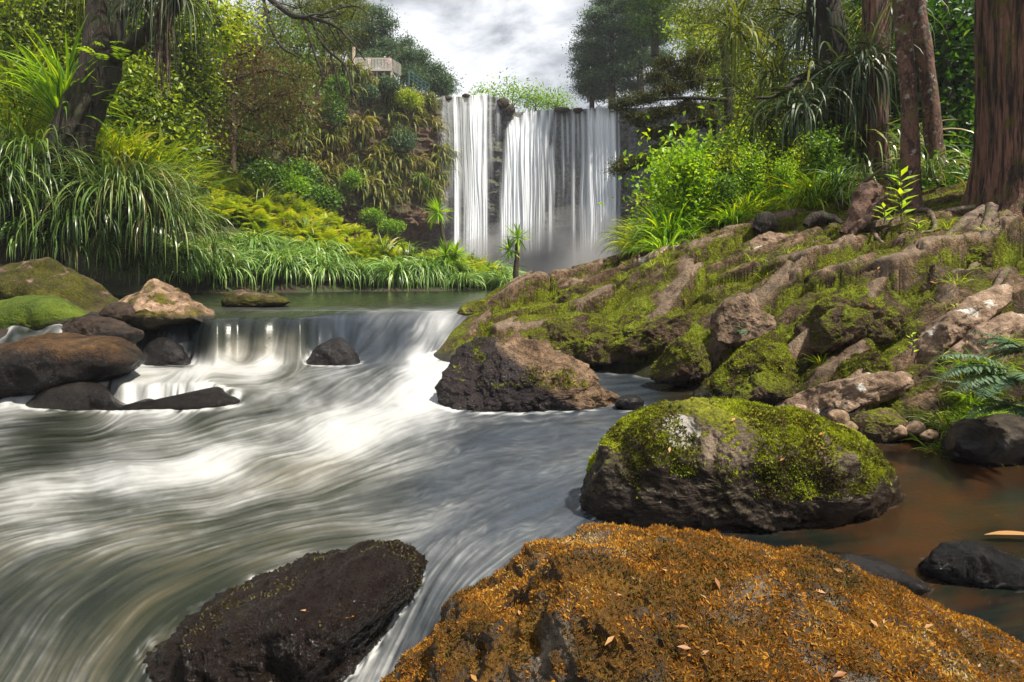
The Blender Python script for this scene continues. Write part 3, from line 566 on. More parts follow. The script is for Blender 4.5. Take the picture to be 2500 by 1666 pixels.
st = l1+.34*l2+.10*l3; st /= st.std(); chop = 1.0*h1+.5*h2+.10*l3; chop /= chop.std()
bz = sstep(.25, .7, mk_[..., 2]+.3*pa)*sstep(362, 385, VV)*sstep(560, 525, VV); rough_ = sstep(.35, .8, mk_[..., 0]+.4*brk)*sstep(362, 372, VV)
st = st*(1-bz)+.8*chop*bz; st = st*(1-.35*rough_)+.35*chop*rough_; st = st*(.75+.6*np.clip(brk+.3, 0, 1.2))
pat = fbm(np.c_[UU.ravel()*.022, VV.ravel()*.045, 0*UU.ravel()], 4, 90).reshape(UU.shape)
fm = np.clip(mk_[..., 0]*(1.10+.22*pat+.05*brk+.20*l4), 0, 1); cz = sstep(368, 356, VV)*(UU > 130); foam = np.clip(fm+st*(.018+.080*np.sqrt(fm)*(1.1-.6*fm))*(1-.4*cz), 0, 1)
silt = np.clip(mk_[..., 1]*.85+.06*l4+.05*l2, 0, 1); blue = np.clip(mk_[..., 2]*(1+.25*l2), 0, 1)
amber = sstep(610, 740, UU+.25*VV-120)*np.clip(-.05+1.6*mk_[..., 1]+.35*pat, 0, .9)
sc = np.clip(YY/6.0, .3, 1.4)*np.clip(fm*1.5+.15, 0, 1)
Z = Z+sc*(.0016*l2+.004*l3+.006*l4+.006*brk+.0010*l1)*(1-.8*sstep(372, 360, VV))
XR, ZR, FR = XX, Z, foam
river = struct(mk('river', np.stack([XX, YY, Z], -1), grid_faces(nrow, ncol), M['water'], attrs={'foam': foam, 'silt': silt*(1-.75*amber), 'blue': blue, 'amber': amber}))
# upper pool, up to the falls
gu = np.linspace(-45, 600, 330); gY = np.concatenate([np.linspace(12.9, 20, 130), np.linspace(20.1, 34, 90), np.linspace(34.4, 84, 60)])
UU, YY = np.meshgrid(gu, gY); XX = (UU-512)*YY/F
q = np.c_[XX.ravel(), YY.ravel()*2.2, 0*XX.ravel()]
s1 = fbm(q*np.array([.5, .8, 1]), 4, 12).reshape(UU.shape); s2 = ridged(q*np.array([1.2, 2.6, 1]), 3, 22).reshape(UU.shape)
Z = .945+.022*s1+.016*s2*sstep(26, 13, YY)
Z = np.minimum(Z, cas(UU, YY)+.004*s1+.0)-.012*sstep(15.0, 13.8, YY); near = sstep(17.5, 13.5, YY)*np.interp(UU, [200, 320, 420], [.15, .45, .9])
foam = np.clip(near*(.22+.25*s2)+.28*np.clip(s2-.35, 0, 1)*sstep(27, 14, YY), 0, 1)
silt = np.interp(UU, [250, 420], [.28, .12])+0*YY
struct(mk('upper_pool', np.stack([XX, YY, Z], -1), grid_faces(len(gY), len(gu)), M['water'], attrs={'foam': foam, 'silt': silt, 'blue': np.clip(near*1.1, 0, .8)}))

# falling water: streaked veils hanging clear of the cliff
m, t = newmat('falling_water'); a = t.attr('foam').outputs['Fac']
d = t.n('ShaderNodeBsdfDiffuse', {'Color': (.90, .94, 1.0, 1)}); tl = t.n('ShaderNodeBsdfTranslucent', {'Color': (.86, .9, .97, 1)})
wb = t.n('ShaderNodeMixShader', {0: .22, 1: d, 2: tl}); tp = t.n('ShaderNodeBsdfTransparent')
t.out(t.n('ShaderNodeMixShader', {0: a, 1: tp, 2: wb})); M['fall'] = m
def waterfall(name, label, u0, u1, strands, seed, lipv):
    nc, nr_ = int((u1-u0)*3.2), 230; uu = np.linspace(u0, u1, nc); tt = np.concatenate([np.linspace(-.075, 0, 14, endpoint=False), np.linspace(0, 1, nr_)])
    V = np.zeros((len(tt), nc, 3)); A = np.zeros((len(tt), nc)); rz = rim_at(uu[0])*0
    for j, u in enumerate(uu):
        p = rim_at(u); lz = EYE-(np.interp(u, *lipv)-272)*p[1]/F+.9*float(noise3(np.array([[u*.13, 0, seed]]), 8)[0])+.3*float(noise3(np.array([[u*.5, 0, seed]]), 9)[0])
        k = int(np.argmin(np.abs(su-u))); n2_ = nin[k]*.35+np.array([0, -1])*.65; n2_ /= np.linalg.norm(n2_)
        td = np.maximum(tt, 0); out = .9+2.6*np.sqrt(td)
        V[:, j, :2] = p[:2]+n2_[None]*np.where(tt < 0, .9+tt*90, out)[:, None]
        V[:, j, 2] = np.where(tt < 0, lz+.06-tt*7, lz-(lz-.95)*td**1.15)
    V += (nin[np.searchsorted(su, uu).clip(0, NS-1)][None]*0).sum()
    sw = noise3(np.stack(np.broadcast_arrays(uu[None]*.09, tt[:, None]*2.6, 1.5), -1).reshape(-1, 3), seed+2).reshape(len(tt), nc)*2.2; q = np.stack(np.broadcast_arrays((uu[None]+sw)*.9, tt[:, None]*2.0, 0.), -1).reshape(-1, 3)
    s = (fbm(q*np.array([.62, .7, 1]), 3, seed)*.5+noise3(q*np.array([.24, .5, 1]), seed+5)*.65).reshape(A.shape)*(1.15-.5*np.maximum(tt, 0)[:, None])
    td = np.maximum(tt, 0)[:, None]
    for ut, ub, wt, wb_, op, t0, t1 in strands:
        c = ut+(ub-ut)*td**.75; wd = wt+(wb_-wt)*td
        e = np.exp(-np.abs((uu[None]+.5*sw-c)/(wd*.62))**2.2)
        A = 1-(1-A)*(1-op*e*sstep(t0-.02, t0+.05, td+.03)*sstep(t1, t1-.25, td))
    A = np.clip(A*(1.2+.44*s), 0, .985)
    tpn = noise3(np.c_[uu*.22, 0*uu, 0*uu+seed], 3)+.6*noise3(np.c_[uu*.6, 0*uu, 0*uu+seed], 5); A = A*(1-(1-sstep(-.35, .25, tpn))[None]*sstep(.16, .0, td)*.85); A = A*np.where(tt[:, None] < 0, .8, 1.0)*sstep(1.02, .93, td)*np.minimum(1, .75+td*4)
    dep = fbm(q*np.array([.5, .6, 1]), 3, seed+9).reshape(A.shape)
    V[..., 1] -= dep*.35*np.minimum(1, td*4)+A*.5*np.minimum(1, td*3)
    o = mk(name, V, grid_faces(len(tt), nc), M['fall'], attrs={'foam': A}); return tag(o, label, 'waterfall', 'curtains of the waterfall')
LL = ([436, 445, 460, 475, 490, 500], [102, 98.5, 96, 95, 95.5, 99])
waterfall('waterfall', 'narrower veil of falling water on the cliff, dark rock showing beside it', 435, 501,
          [(441, 439, 4, 6, .24, 0, .8), (447, 446, 5, 7, .18, 0, .7), (453, 452, 3, 5, .95, 0, 1.5), (458, 457, 4, 5, .26, 0, .7), (463, 462, 4, 5, .34, 0, 1.2), (472, 468, 6, 7, .85, 0, 1.5), (479, 475, 4, 8, .8, 0, 1.5), (484, 483, 4, 5, .95, 0, 1.5), (490, 490, 2.5, 4, .3, 0, .6), (497, 497, 3, 4, .3, 0, .4), (468, 468, 30, 30, .09, 0, 1.2)], 51, LL)
LR = ([496, 510, 516, 531, 556, 585, 605, 622, 630], [124, 121, 118, 113, 110.5, 109, 107, 109, 112])
waterfall('waterfall', 'broad white curtain of falling water split by a thin darker middle', 494, 629,
          [(513, 500, 6, 8, .85, 0, 1.5), (520, 505, 8, 10, .97, 0, 1.5), (528, 511, 8, 11, .95, 0, 1.5), (536, 519, 7, 9, .85, 0, 1.5), (544, 526, 6, 9, .75, 0, 1.5), (551, 535, 5, 8, .6, 0, 1.2), (556, 550, 2.5, 4, .3, 0, .7), (560, 548, 3, 6, .0, 0, 1), (553, 548, 3, 5, .5, .3, 1.3), (562, 561, 2, 3, .4, 0, .6), (567, 566, 2, 3, .4, 0, .5), (572, 572, 3, 4, .5, 0, 1.3), (577, 577, 2, 3, .3, 0, .5), (582, 581, 3, 4, .6, 0, 1.5),
           (590, 587, 6, 8, .92, 0, 1.5), (598, 596, 8, 10, .97, 0, 1.5), (605, 605, 8, 10, .98, 0, 1.5), (612, 613, 6, 8, .93, 0, 1.5), (619, 621, 2, 4, .35, 0, 1.5), (560, 560, 45, 45, .07, 0, 1.3)], 61, LR)
# spray drifting round the foot of the falls
m, t = newmat('spray')
t.out(None, t.n('ShaderNodeVolumePrincipled', {'Color': (.92, .93, .97, 1), 'Density': .055, 'Anisotropy': .2})); M['spray'] = m
def ellip(name, c, r, mat, n=20):
    ph = np.linspace(-math.pi/2, math.pi/2, n)[:, None]; th = np.linspace(0, 2*math.pi, 2*n, endpoint=False)[None]
    V = np.stack([np.cos(ph)*np.cos(th)*r[0]+c[0], np.cos(ph)*np.sin(th)*r[1]+c[1], np.sin(ph)*np.ones_like(th)*r[2]+c[2]], -1); return mk(name, V, grid_faces(n, 2*n, True), mat)
m, t = newmat('haze'); t.out(None, t.n('ShaderNodeVolumePrincipled', {'Color': (.90, .93, 1.0, 1), 'Density': .00045, 'Anisotropy': .0}))
hz = MB(); hz.box((0, 0, 38), (275, 275, 42)); struct(hz.build('haze', m, None, False), 'stuff', 'thin pale haze in the gorge')
for c, r in (((4, 75, .5), (17, 7, 7)), ((9, 75, .5), (10, 6, 10.5)), ((-3, 75, .5), (10, 5.5, 6)), ((5, 73, .3), (20, 9, 4.5)), ((1, 74, .2), (13, 6, 8.5)), ((11, 74, .2), (13, 6, 6))):
    struct(ellip('spray', c, r, M['spray']), 'stuff', 'white spray hanging at the foot of the falls')

# ------------------------------------------------------------------ boulders
def closed(pts, n):
    pts = np.array(pts, float); k = len(pts); t = np.linspace(0, k, n, endpoint=False); i = t.astype(int); f = (t-i)[:, None]
    a, b, c, d = pts[(i-1) % k], pts[i % k], pts[(i+1) % k], pts[(i+2) % k]
    return .5*(2*b+(c-a)*f+(2*a-5*b+4*c-d)*f*f+(3*b-a-3*c+d)*f**3)
def boulder(outline, Y0, Tf, Tb, mat, label, cat='boulder', cen=None, p=.62, amp=.07, frq=1.6, seed=1, nu=150, nv=84, planes=0, name='boulder', group=None, rid=.5, gain=.52):
    """solid rock: the outline at its widest, rounded away to the front and back"""
    o = closed(outline, nu); c = np.array(cen if cen else o.mean(0)); ph = np.linspace(-math.pi/2, math.pi/2, 4001); kk = np.cos(ph).clip(0)**p; al = np.concatenate([[0], np.cumsum(np.hypot(np.diff(kk), np.diff(np.sin(ph))))]); ph = np.interp(np.linspace(0, al[-1], nv), al, ph)
    k = np.cos(ph).clip(0)**p; s = np.sin(ph)
    uv = c+(o-c)[None]*k[:, None, None]; Yv = Y0+np.where(s < 0, s*Tf, s*Tb)
    rgs = np.random.default_rng(seed)
    Yv = Yv[:, None]+0*uv[..., 0]
    V = np.stack([(uv[..., 0]-512)*Yv/F, Yv, EYE-(uv[..., 1]-272)*Yv/F], -1).reshape(-1, 3)
    cc = V.mean(0); size = np.ptp(V, axis=0).mean()
    for _ in range(planes):
        n = rvec(rgs, 1)[0]; n[2] = abs(n[2]); n[1] = -abs(n[1]); h = (V-cc)@n; lim = h.max()*rgs.uniform(.62, .86); V = V-np.maximum(h-lim, 0)[:, None]*n*.93
    d = V-cc; d /= np.linalg.norm(d, axis=1)[:, None]+1e-6
    q = V*frq/size*2.2+seed*3.1
    V = V+d*(size*amp*(fbm(q, 6, seed, gain)*(1-rid)+rid*(ridged(q*.8, 6, seed+3, gain)*.6-.35)))[:, None]
    ob = mk(name, V.reshape(nv, nu, 3), grid_faces(nv, nu, True), mat)
    return tag(ob, label, cat, group)
WETB = (.016, .015, .017)
rm = rockmat
m_or = rm('orange_moss_rock', ((.07, .055, .04), (.26, .22, .175)), ((.035, .022, .006), (.16, .072, .010), (.30, .165, .025)), .28, .10, None, sc=1.6, msc=1.6, bump=.9, bd=2.0)
boulder([(300, 760), (345, 716), (392, 683), (418, 655), (446, 626), (480, 596), (514, 571), (548, 550), (580, 541), (620, 538), (672, 538), (715, 545), (760, 554), (805, 565), (870, 584), (936, 608), (1001, 638), (1060, 668), (1150, 740), (1100, 860), (700, 900), (350, 880)],
        2.3, .95, .5, m_or, 'huge boulder in front covered with orange brown moss', cen=(720, 760), amp=.05, frq=3.4, seed=3, nu=420, nv=240, p=.8, gain=.58)
m_wet = rm('wet_dark_rock', ((.02, .015, .013), (.05, .036, .028)), ((.025, .028, .005), (.07, .075, .008), (.16, .17, .012)), .05, .18, 3.0, 1.0, sc=1.5, bump=1.0, wetcol=(.012, .008, .0065), bd=3.0)
boulder([(105, 715), (150, 652), (196, 612), (250, 584), (300, 567), (346, 553), (385, 543), (408, 549), (420, 566), (414, 590), (398, 612), (385, 645), (376, 690), (370, 760), (260, 790), (160, 780)],
        3.55, .75, .6, m_wet, 'wet black boulder with a mossy tip, water running round both sides', cen=(275, 690), amp=.05, frq=2.6, seed=8, nu=460, nv=260, p=.7, gain=.64, rid=.3)
m_ms = rm('mossy_rock', ((.10, .075, .055), (.25, .20, .155)), ((.035, .038, .005), (.12, .125, .009), (.30, .31, .02)), .16, .36, .52, .16, 0, sc=1.15, msc=1.2, bump=.8, wetcol=(.012, .008, .006), spot=(tuple(P(678, 434, 4.42)), .17))
boulder([(584, 505), (588, 480), (598, 455), (615, 434), (634, 415), (660, 405), (700, 403), (745, 405), (790, 412), (830, 424), (862, 440), (884, 462), (896, 484), (897, 500), (884, 516), (850, 528), (790, 545), (700, 556), (620, 545), (590, 526)],
        4.85, .62, .8, m_ms, 'large rounded boulder with green moss and a white lichen patch', cen=(740, 492), amp=.055, frq=2.6, seed=11, nu=420, nv=230, p=.55, gain=.58)
m_cw = rm('half_wet_rock', ((.13, .085, .055), (.38, .265, .175)), ((.035, .04, .005), (.12, .13, .01), (.25, .27, .02)), .10, .10, .72, .30, 0, .9, 1.0, 1.0, wetcol=(.009, .009, .012), wx=.75, bd=2.0)
boulder([(443, 396), (450, 372), (462, 352), (480, 337), (500, 334), (526, 340), (552, 352), (576, 362), (592, 374), (600, 386), (613, 396), (606, 410), (560, 425), (500, 432), (455, 424)],
        8.6, .65, .7, m_cw, 'wedge shaped boulder in mid stream, wet black face and dry tan slope', cen=(505, 395), amp=.09, frq=2.4, seed=21, nu=320, nv=180, p=.62, planes=3, gain=.62)
m_tan = rm('tan_moss_rock', ((.15, .10, .075), (.34, .24, .18)), ((.016, .016, .003), (.045, .042, .006), (.11, .105, .010)), .56, -.22, 1.02, .14, .0, .8, .9, .9)
boulder([(-60, 300), (-45, 280), (-10, 270), (12, 266), (32, 263), (52, 262), (78, 272), (100, 285), (117, 298), (121, 306), (90, 314), (20, 320), (-50, 318)], 14.0, 1.0, 1.3, m_tan,
        'big brown boulder with a mossy dark flank under the hanging sedge', cen=(30, 300), seed=31, amp=.08, planes=3)
m_gm = rm('green_moss_rock', ((.07, .06, .045), (.16, .14, .11)), ((.02, .035, .004), (.055, .085, .007), (.12, .16, .012)), .42, .3, .80, .12, sc=.9, bump=.7)
boulder([(-40, 330), (-30, 312), (0, 301), (35, 297), (60, 299), (78, 308), (88, 318), (70, 330), (20, 340), (-30, 345)], 11.4, .8, .8, m_gm, 'low domed boulder evenly coated with green moss', cen=(25, 322), seed=33, amp=.05)
m_w2 = rm('tan_moss_rock_b', ((.15, .10, .07), (.40, .28, .19)), ((.035, .032, .005), (.11, .10, .008), (.20, .19, .012)), .40, -.20, 1.0, .10, .0, .9, .9, .9)
boulder([(117, 306), (126, 297), (140, 289), (150, 282), (160, 283), (178, 291), (195, 299), (208, 306), (220, 312), (190, 322), (150, 330), (120, 324)], 12.9, .75, .7, m_w2, 'angular boulder with a tan ridge and moss on its shaded side', cen=(155, 314), seed=37, amp=.10, planes=5)
boulder([(222, 304), (226, 295), (236, 291), (252, 291), (262, 294), (275, 294), (290, 302), (270, 309), (236, 310)], 17.0, .8, .6, m_tan, 'small low rock in the still green pool', cen=(252, 303), seed=41, amp=.08, nu=90, nv=50)
m_dk = rm('dark_wet_rock', ((.025, .018, .014), (.06, .042, .032)), ((.02, .022, .004), (.05, .052, .007), (.10, .10, .01)), .06, .12, .75, .6, 0, 1.0, 1.0, .9)
boulder([(54, 340), (58, 328), (72, 319), (92, 317), (112, 320), (128, 326), (142, 333), (130, 345), (90, 350), (60, 350)], 10.9, .6, .6, m_dk, 'dark stone wedged between mossy boulders above the wet slab', cen=(95, 336), seed=43, amp=.09)
boulder([(-70, 390), (-50, 362), (-15, 348), (25, 340), (60, 337), (95, 338), (122, 341), (138, 351), (141, 362), (120, 376), (85, 386), (40, 396), (-30, 405)], 9.0, .8, 1.0, rm('brown_wet_slab', ((.045, .026, .012), (.13, .070, .026)), ((.02, .02, .004), (.05, .045, .006), (.09, .08, .01)), -.05, .1, .80, .4, 0, 1.1, 1.0, 1.0, bd=2.0), 'long wet slab with brown top and glossy black front', cen=(45, 375), seed=47, amp=.07, p=.55)
m_lg = rm('brown_wet_ledge', ((.05, .034, .02), (.11, .07, .035)), ((.02, .02, .004), (.06, .055, .006), (.1, .09, .01)), .02, .1, .55, .5, 0, 1.2, 1.0, 1.0, bd=1.8)
boulder([(18, 414), (32, 398), (52, 387), (80, 382), (104, 386), (115, 397), (130, 404), (150, 398), (168, 404), (190, 402), (201, 393), (213, 387), (224, 391), (240, 404), (200, 416), (100, 422), (40, 420)], 8.42, .42, .6, m_lg, 'long low wet ledge with thin water combing over its dipped middle', cen=(115, 408), seed=53, amp=.045, frq=3, nu=260, nv=120)
boulder([(138, 372), (144, 352), (154, 340), (168, 338), (180, 346), (190, 360), (196, 374)], 12.25, .35, .5, m_dk, 'dark wet rock under the left spill of the small cascade', cen=(166, 364), seed=57, amp=.09, nu=110, nv=70)
boulder([(306, 374), (312, 354), (322, 343), (336, 340), (350, 347), (358, 360), (364, 374)], 12.1, .35, .5, m_dk, 'dark wet rock splitting the middle of the small cascade', cen=(335, 366), seed=58, amp=.09, nu=110, nv=70)
boulder([(100, 316), (108, 305), (120, 302), (134, 306), (136, 318), (118, 323)], 12.4, .4, .4, m_dk, 'small dark stone beside the angular boulder', cen=(118, 314), seed=59, amp=.08, nu=70, nv=40)
boulder([(-20, 352), (-8, 332), (10, 330), (18, 342), (10, 356)], 10.6, .3, .3, m_dk, 'small dark stone at the head of the left rapid', cen=(0, 344), seed=60, amp=.08, nu=60, nv=40)
boulder([(615, 405), (622, 397), (634, 396), (643, 401), (640, 408), (625, 410)], 8.2, .22, .22, m_dk, 'small wet stone in the stream beside the wedge shaped boulder', cen=(630, 404), seed=61, amp=.10, nu=60, nv=40)
boulder([(925, 570), (932, 556), (948, 546), (968, 545), (990, 552), (1012, 562), (1050, 576), (1060, 600), (1000, 598), (950, 586)], 3.75, .25, .35, rm('black_wet_rock', ((.02, .018, .018), (.05, .045, .045)), wet=3, wetw=1, mb=-.5, sc=1.6, bump=1.0, bd=3.0), 'glossy black rock at the edge of the brown pool', cen=(990, 575), seed=63, amp=.08, gain=.66, nu=240, nv=140)
boulder([(800, 566), (815, 556), (845, 555), (880, 562), (905, 574), (930, 590), (900, 604), (850, 600), (810, 585)], 3.55, .25, .3, m_dk, 'dark flat rock barely breaking the brown pool surface', cen=(860, 582), seed=65, amp=.08)
boulder([(943, 452), (950, 430), (965, 420), (1000, 418), (1040, 424), (1060, 445), (1040, 470), (990, 476), (955, 468)], 6.1, .45, .6, rm('undercut_rock', ((.025, .02, .016), (.07, .055, .04)), mb=-.1, mnz=.3, wet=.28, wetw=.2, sc=1.2), 'dark undercut rock below the silver fern', cen=(1005, 450), seed=67, amp=.08)
# blocks standing out of the rocky bank
m_bk = rm('grey_block', ((.10, .07, .05), (.28, .20, .145)), ((.03, .032, .005), (.09, .095, .009), (.24, .26, .018)), .12, .22, None, sc=.9, bump=1.0, crk=.5)
m_bp = rm('pale_block', ((.17, .115, .08), (.38, .28, .21)), ((.03, .032, .005), (.09, .095, .009), (.22, .24, .018)), .07, .10, None, sc=.9, bump=1.0, crk=.3, lichen=.01)
m_bm = rm('moss_block', ((.10, .07, .05), (.26, .18, .12)), ((.035, .03, .005), (.10, .10, .009), (.24, .27, .014)), .30, .18, .12, .2, sc=.9, bump=.9)
BL = [([(912, 278), (922, 267), (940, 262), (955, 265), (963, 279), (958, 302), (945, 320), (930, 318), (918, 300)], 8.9, m_bk, 'tilted square block with a pale top standing above a dark crack'),
      ([(712, 320), (722, 304), (738, 293), (752, 299), (764, 312), (775, 320), (770, 336), (740, 345), (716, 338)], 9.7, m_bk, 'rounded grey block overhanging a dark hollow'),
      ([(575, 275), (588, 269), (600, 270), (608, 278), (590, 282)], 17.0, m_bp, 'small dark round stone on the far crest of the bank'),
      ([(768, 312), (782, 299), (790, 295), (796, 305), (790, 320), (776, 322)], 10.1, m_bk, 'small pointed block on the mossy bank'),
      ([(458, 313), (468, 303), (490, 299), (510, 303), (505, 314), (480, 318), (462, 317)], 14.2, m_bm, 'mossy snout of rock at the tip of the bank'),
      ([(840, 440), (850, 421), (880, 411), (905, 416), (915, 432), (890, 446)], 6.7, m_bm, 'dark mossy rock with wet foot beside the brown pool')]
BL += [([(798, 326), (818, 308), (842, 290), (868, 278), (895, 274), (914, 288), (925, 312), (905, 340), (870, 348), (830, 352), (806, 347)], 8.75, M['bank'], 'broad cracked rock shelf in the middle of the bank'),
      ([(890, 370), (912, 345), (940, 322), (965, 302), (985, 290), (1008, 286), (1008, 302), (985, 324), (955, 347), (925, 370), (905, 380)], 7.75, m_bp, 'long pale slanting slab with a smooth ridge'),
      ([(922, 376), (955, 346), (985, 324), (1012, 312), (1034, 320), (1004, 352), (960, 378)], 7.3, m_bp, 'second pale slab lying just below the long one'),
      ([(695, 396), (720, 372), (750, 345), (780, 334), (804, 340), (816, 362), (797, 388), (750, 402)], 8.6, M['bank'], 'bulging green moss mound at the water edge'),
      ([(650, 378), (666, 352), (684, 336), (704, 340), (712, 360), (694, 384)], 9.5, M['bank'], 'moss covered hump left of the green mound'),
      ([(605, 340), (630, 318), (665, 308), (698, 318), (694, 342), (650, 356), (612, 352)], 11.2, M['bank'], 'broad moss hump near the middle of the bank'),
      ([(505, 352), (535, 328), (580, 317), (626, 324), (648, 348), (610, 366), (550, 368)], 12.0, M['bank'], 'long low moss hump beside the wedge shaped boulder'),
      ([(735, 392), (757, 376), (790, 376), (806, 393), (772, 406), (742, 404)], 8.0, M['bank'], 'small moss cushion rock at the water edge'),
      ([(772, 408), (808, 390), (850, 379), (898, 372), (922, 380), (886, 402), (830, 416), (792, 422)], 7.5, m_bp, 'flat sunlit tan ledge just above the stones'),
      ([(630, 266), (652, 253), (678, 247), (694, 252), (686, 268), (652, 278)], 14.3, m_bp, 'pale flat rock on the crest of the bank'),
      ([(684, 256), (708, 241), (736, 236), (748, 246), (724, 260), (698, 266)], 13.7, m_bp, 'pale crest rock in front of the green saplings'),
      ([(736, 250), (762, 236), (794, 233), (802, 245), (772, 258)], 12.9, m_bp, 'pale rock just under the curved log'),
      ([(852, 272), (872, 255), (900, 249), (912, 262), (894, 278), (866, 284)], 10.4, M['bank'], 'knuckle of rock behind the cracked shelf'),
      ([(920, 258), (948, 240), (988, 237), (1008, 250), (990, 270), (946, 272)], 9.6, M['bank'], 'mossy hump behind the tilted square block'),
      ([(545, 300), (570, 289), (600, 288), (622, 296), (606, 312), (562, 314)], 14.0, M['bank'], 'low mossy rock on the left half of the bank crest'),
      ([(625, 300), (650, 287), (682, 282), (700, 292), (676, 308), (640, 314)], 12.8, M['bank'], 'broad stained rock in the middle of the bank crest'),
      ([(806, 330), (838, 308), (868, 304), (872, 330), (840, 348), (812, 350)], 8.3, M['bank'], 'lower lip of the cracked shelf above the green mound'),
      ([(826, 376), (852, 358), (884, 352), (904, 362), (884, 384), (846, 392)], 7.7, M['bank'], 'mossy step between the cracked shelf and the tan ledge'),
      ([(752, 280), (778, 266), (806, 262), (820, 274), (796, 292), (762, 298)], 11.4, M['bank'], 'mossy ledge above the rounded grey block'),
      ([(560, 346), (592, 335), (628, 333), (648, 346), (620, 364), (576, 366)], 11.4, M['bank'], 'moss cushion at the foot of the bank near the wedge boulder')]
for i, (o, Y, m_, l) in enumerate(BL):
    sz = (max(x for x, y in o)-min(x for x, y in o))*Y/F
    boulder(o, Y, sz*.30, sz*.5, m_, l, 'rock', seed=100+i, amp=.085, frq=2.2, nu=150, nv=90, planes=6, name='rock', p=.5, rid=.5, gain=.58)
for i, (u, v, rx, ry, Y, l) in enumerate(((503, 103, 6, 5, 80.5, 'dark rock knob on the lip between the two falls'), (510, 110, 5, 5, 80.5, 'smaller dark knob at the left corner of the broad waterfall'), (562, 110, 8, 2.6, 80, 'dark low rock parting the water on the lip of the broad waterfall'), (578, 110, 5, 2.4, 80, 'small dark rock on the lip of the broad waterfall'), (447, 98, 5, 2.4, 76.5, 'dark rock on the left corner of the narrower fall'), (466, 95.5, 4, 2, 78.5, 'small dark rock parting the top of the narrower fall'), (618, 108, 5, 3, 78.5, 'dark rock at the right corner of the broad waterfall'))):
    boulder([(u+math.cos(a)*rx, v-math.sin(a)*ry) for a in [k*math.pi/4 for k in range(8)]], Y, rx*Y/F, rx*Y/F, m_dk, l, 'rock', seed=150+i, amp=.10, nu=50, nv=30, name='rock')
# small stones along the waterline
m_st = rm('wet_stone', ((.16, .115, .08), (.36, .26, .18)), mb=-.3, wet=.10, wetw=.10, sc=2.0, bump=.6)
rs = random.Random(5)
STN = [(788, 416), (800, 410), (812, 418), (826, 412), (838, 420), (850, 428), (822, 424), (806, 424), (846, 414), (862, 420), (872, 430), (885, 424), (900, 432), (915, 430), (930, 436), (940, 426), (866, 410), (880, 412), (856, 402), (835, 404)]
for i, (u, v) in enumerate(STN):
    Y = F*(EYE-.10)/(v-272)*.985; s = rs.uniform(7, 13); hh = s*rs.uniform(.5, .8)
    o = [(u+math.cos(a)*s*rs.uniform(.8, 1.15), v-math.sin(a)*hh*rs.uniform(.8, 1.15)) for a in [k*math.pi/4 for k in range(8)]]
    boulder(o, Y, s*Y/F*.7, s*Y/F*.8, m_st, 'small rounded stone along the wet foot of the rocky bank', 'stone', seed=200+i, amp=.07, nu=40, nv=26, name='stone', group='small stones along the waterline')
# foam collars where the water meets the boulders
acc = np.zeros(XR.shape)
for o in list(COL.objects):
    if o.type == 'MESH' and o.name.split('.')[0] in ('boulder', 'rock', 'stone', 'rocky_bank'):
        n = len(o.data.vertices); c = np.empty(n*3, np.float32); o.data.vertices.foreach_get('co', c); c = c.reshape(-1, 3); c = c[(c[:, 1] > 2.3) & (c[:, 1] < 12.5)]
        ju = np.rint(((c[:, 0]*F/c[:, 1]+512)-us[0])/1.25).astype(int); iy = np.searchsorted(Yr, c[:, 1]); ok = (ju >= 0) & (ju < XR.shape[1]) & (iy < XR.shape[0]); c, ju, iy = c[ok], ju[ok], iy[ok]
        m_ = np.abs(c[:, 2]-ZR[iy, ju]) < .035; np.add.at(acc, (iy[m_], ju[m_]), 1)
col = np.clip(blur(np.minimum(acc, 1), 2.2)*4.5, 0, 1); FR = np.clip(FR+col*(.30+.25*chop)*np.clip(.25+2.2*fm, 0, 1), 0, 1)
river.data.attributes['foam'].data.foreach_set('value', FR.astype(np.float32).ravel())

# ------------------------------------------------------------------ plants: prototypes
def crange(rg, n, a=0.0, b=1.0): return rg.uniform(a, b, n)
def tussock(n, L, Wd, seed, mat, name='sedge_clump', el=(.5, 1.45), dr=(1.6, 3.0), k=7, rad=.12, a=(0, 1), lift=0.0):
    rg = np.random.default_rng(seed); mb = MB(); az = rg.random(n)*6.283
    base = np.stack([np.cos(az)*rad*rg.random(n), np.sin(az)*rad*rg.random(n), lift*rg.random(n)], 1)
    blades(mb, base, az+rg.normal(size=n)*.3, rg.uniform(*el, n), L*rg.uniform(.6, 1.1, n), Wd*rg.uniform(.6, 1.2, n), rg.uniform(*dr, n), rg.uniform(*a, n), k, rg)
    return mb
def proto(mb, name, mat): return mb.build(name, mat)
def place(pool, spots, label, cat, group, rg, s=(.8, 1.2)):
    """pool: prototype objects used up first, then copied"""
    for i, p in enumerate(spots):
        src = pool[i % len(pool)]; sc_ = rg.uniform(*s)
        lab = label(i) if callable(label) else label
        if not src.get('used'):
            o = src; o['used'] = 1; o.location = tuple(float(x) for x in p); o.rotation_euler = (0, 0, rg.random()*6.28); o.scale = (sc_,)*3
            tag(o, lab, cat, group)
        else: dup(src, p, rg.random()*6.28, sc_, lab, group)
def done(pool):
    for o in pool:
        if 'used' in o: del o['used']
        elif not o.get('label'): bpy.data.objects.remove(o)
def zpt(u, Y, f, up=0.0):
    x = (u-512)*Y/F; return np.array((x, Y, f(x, Y)+up))
rg = np.random.default_rng(11)

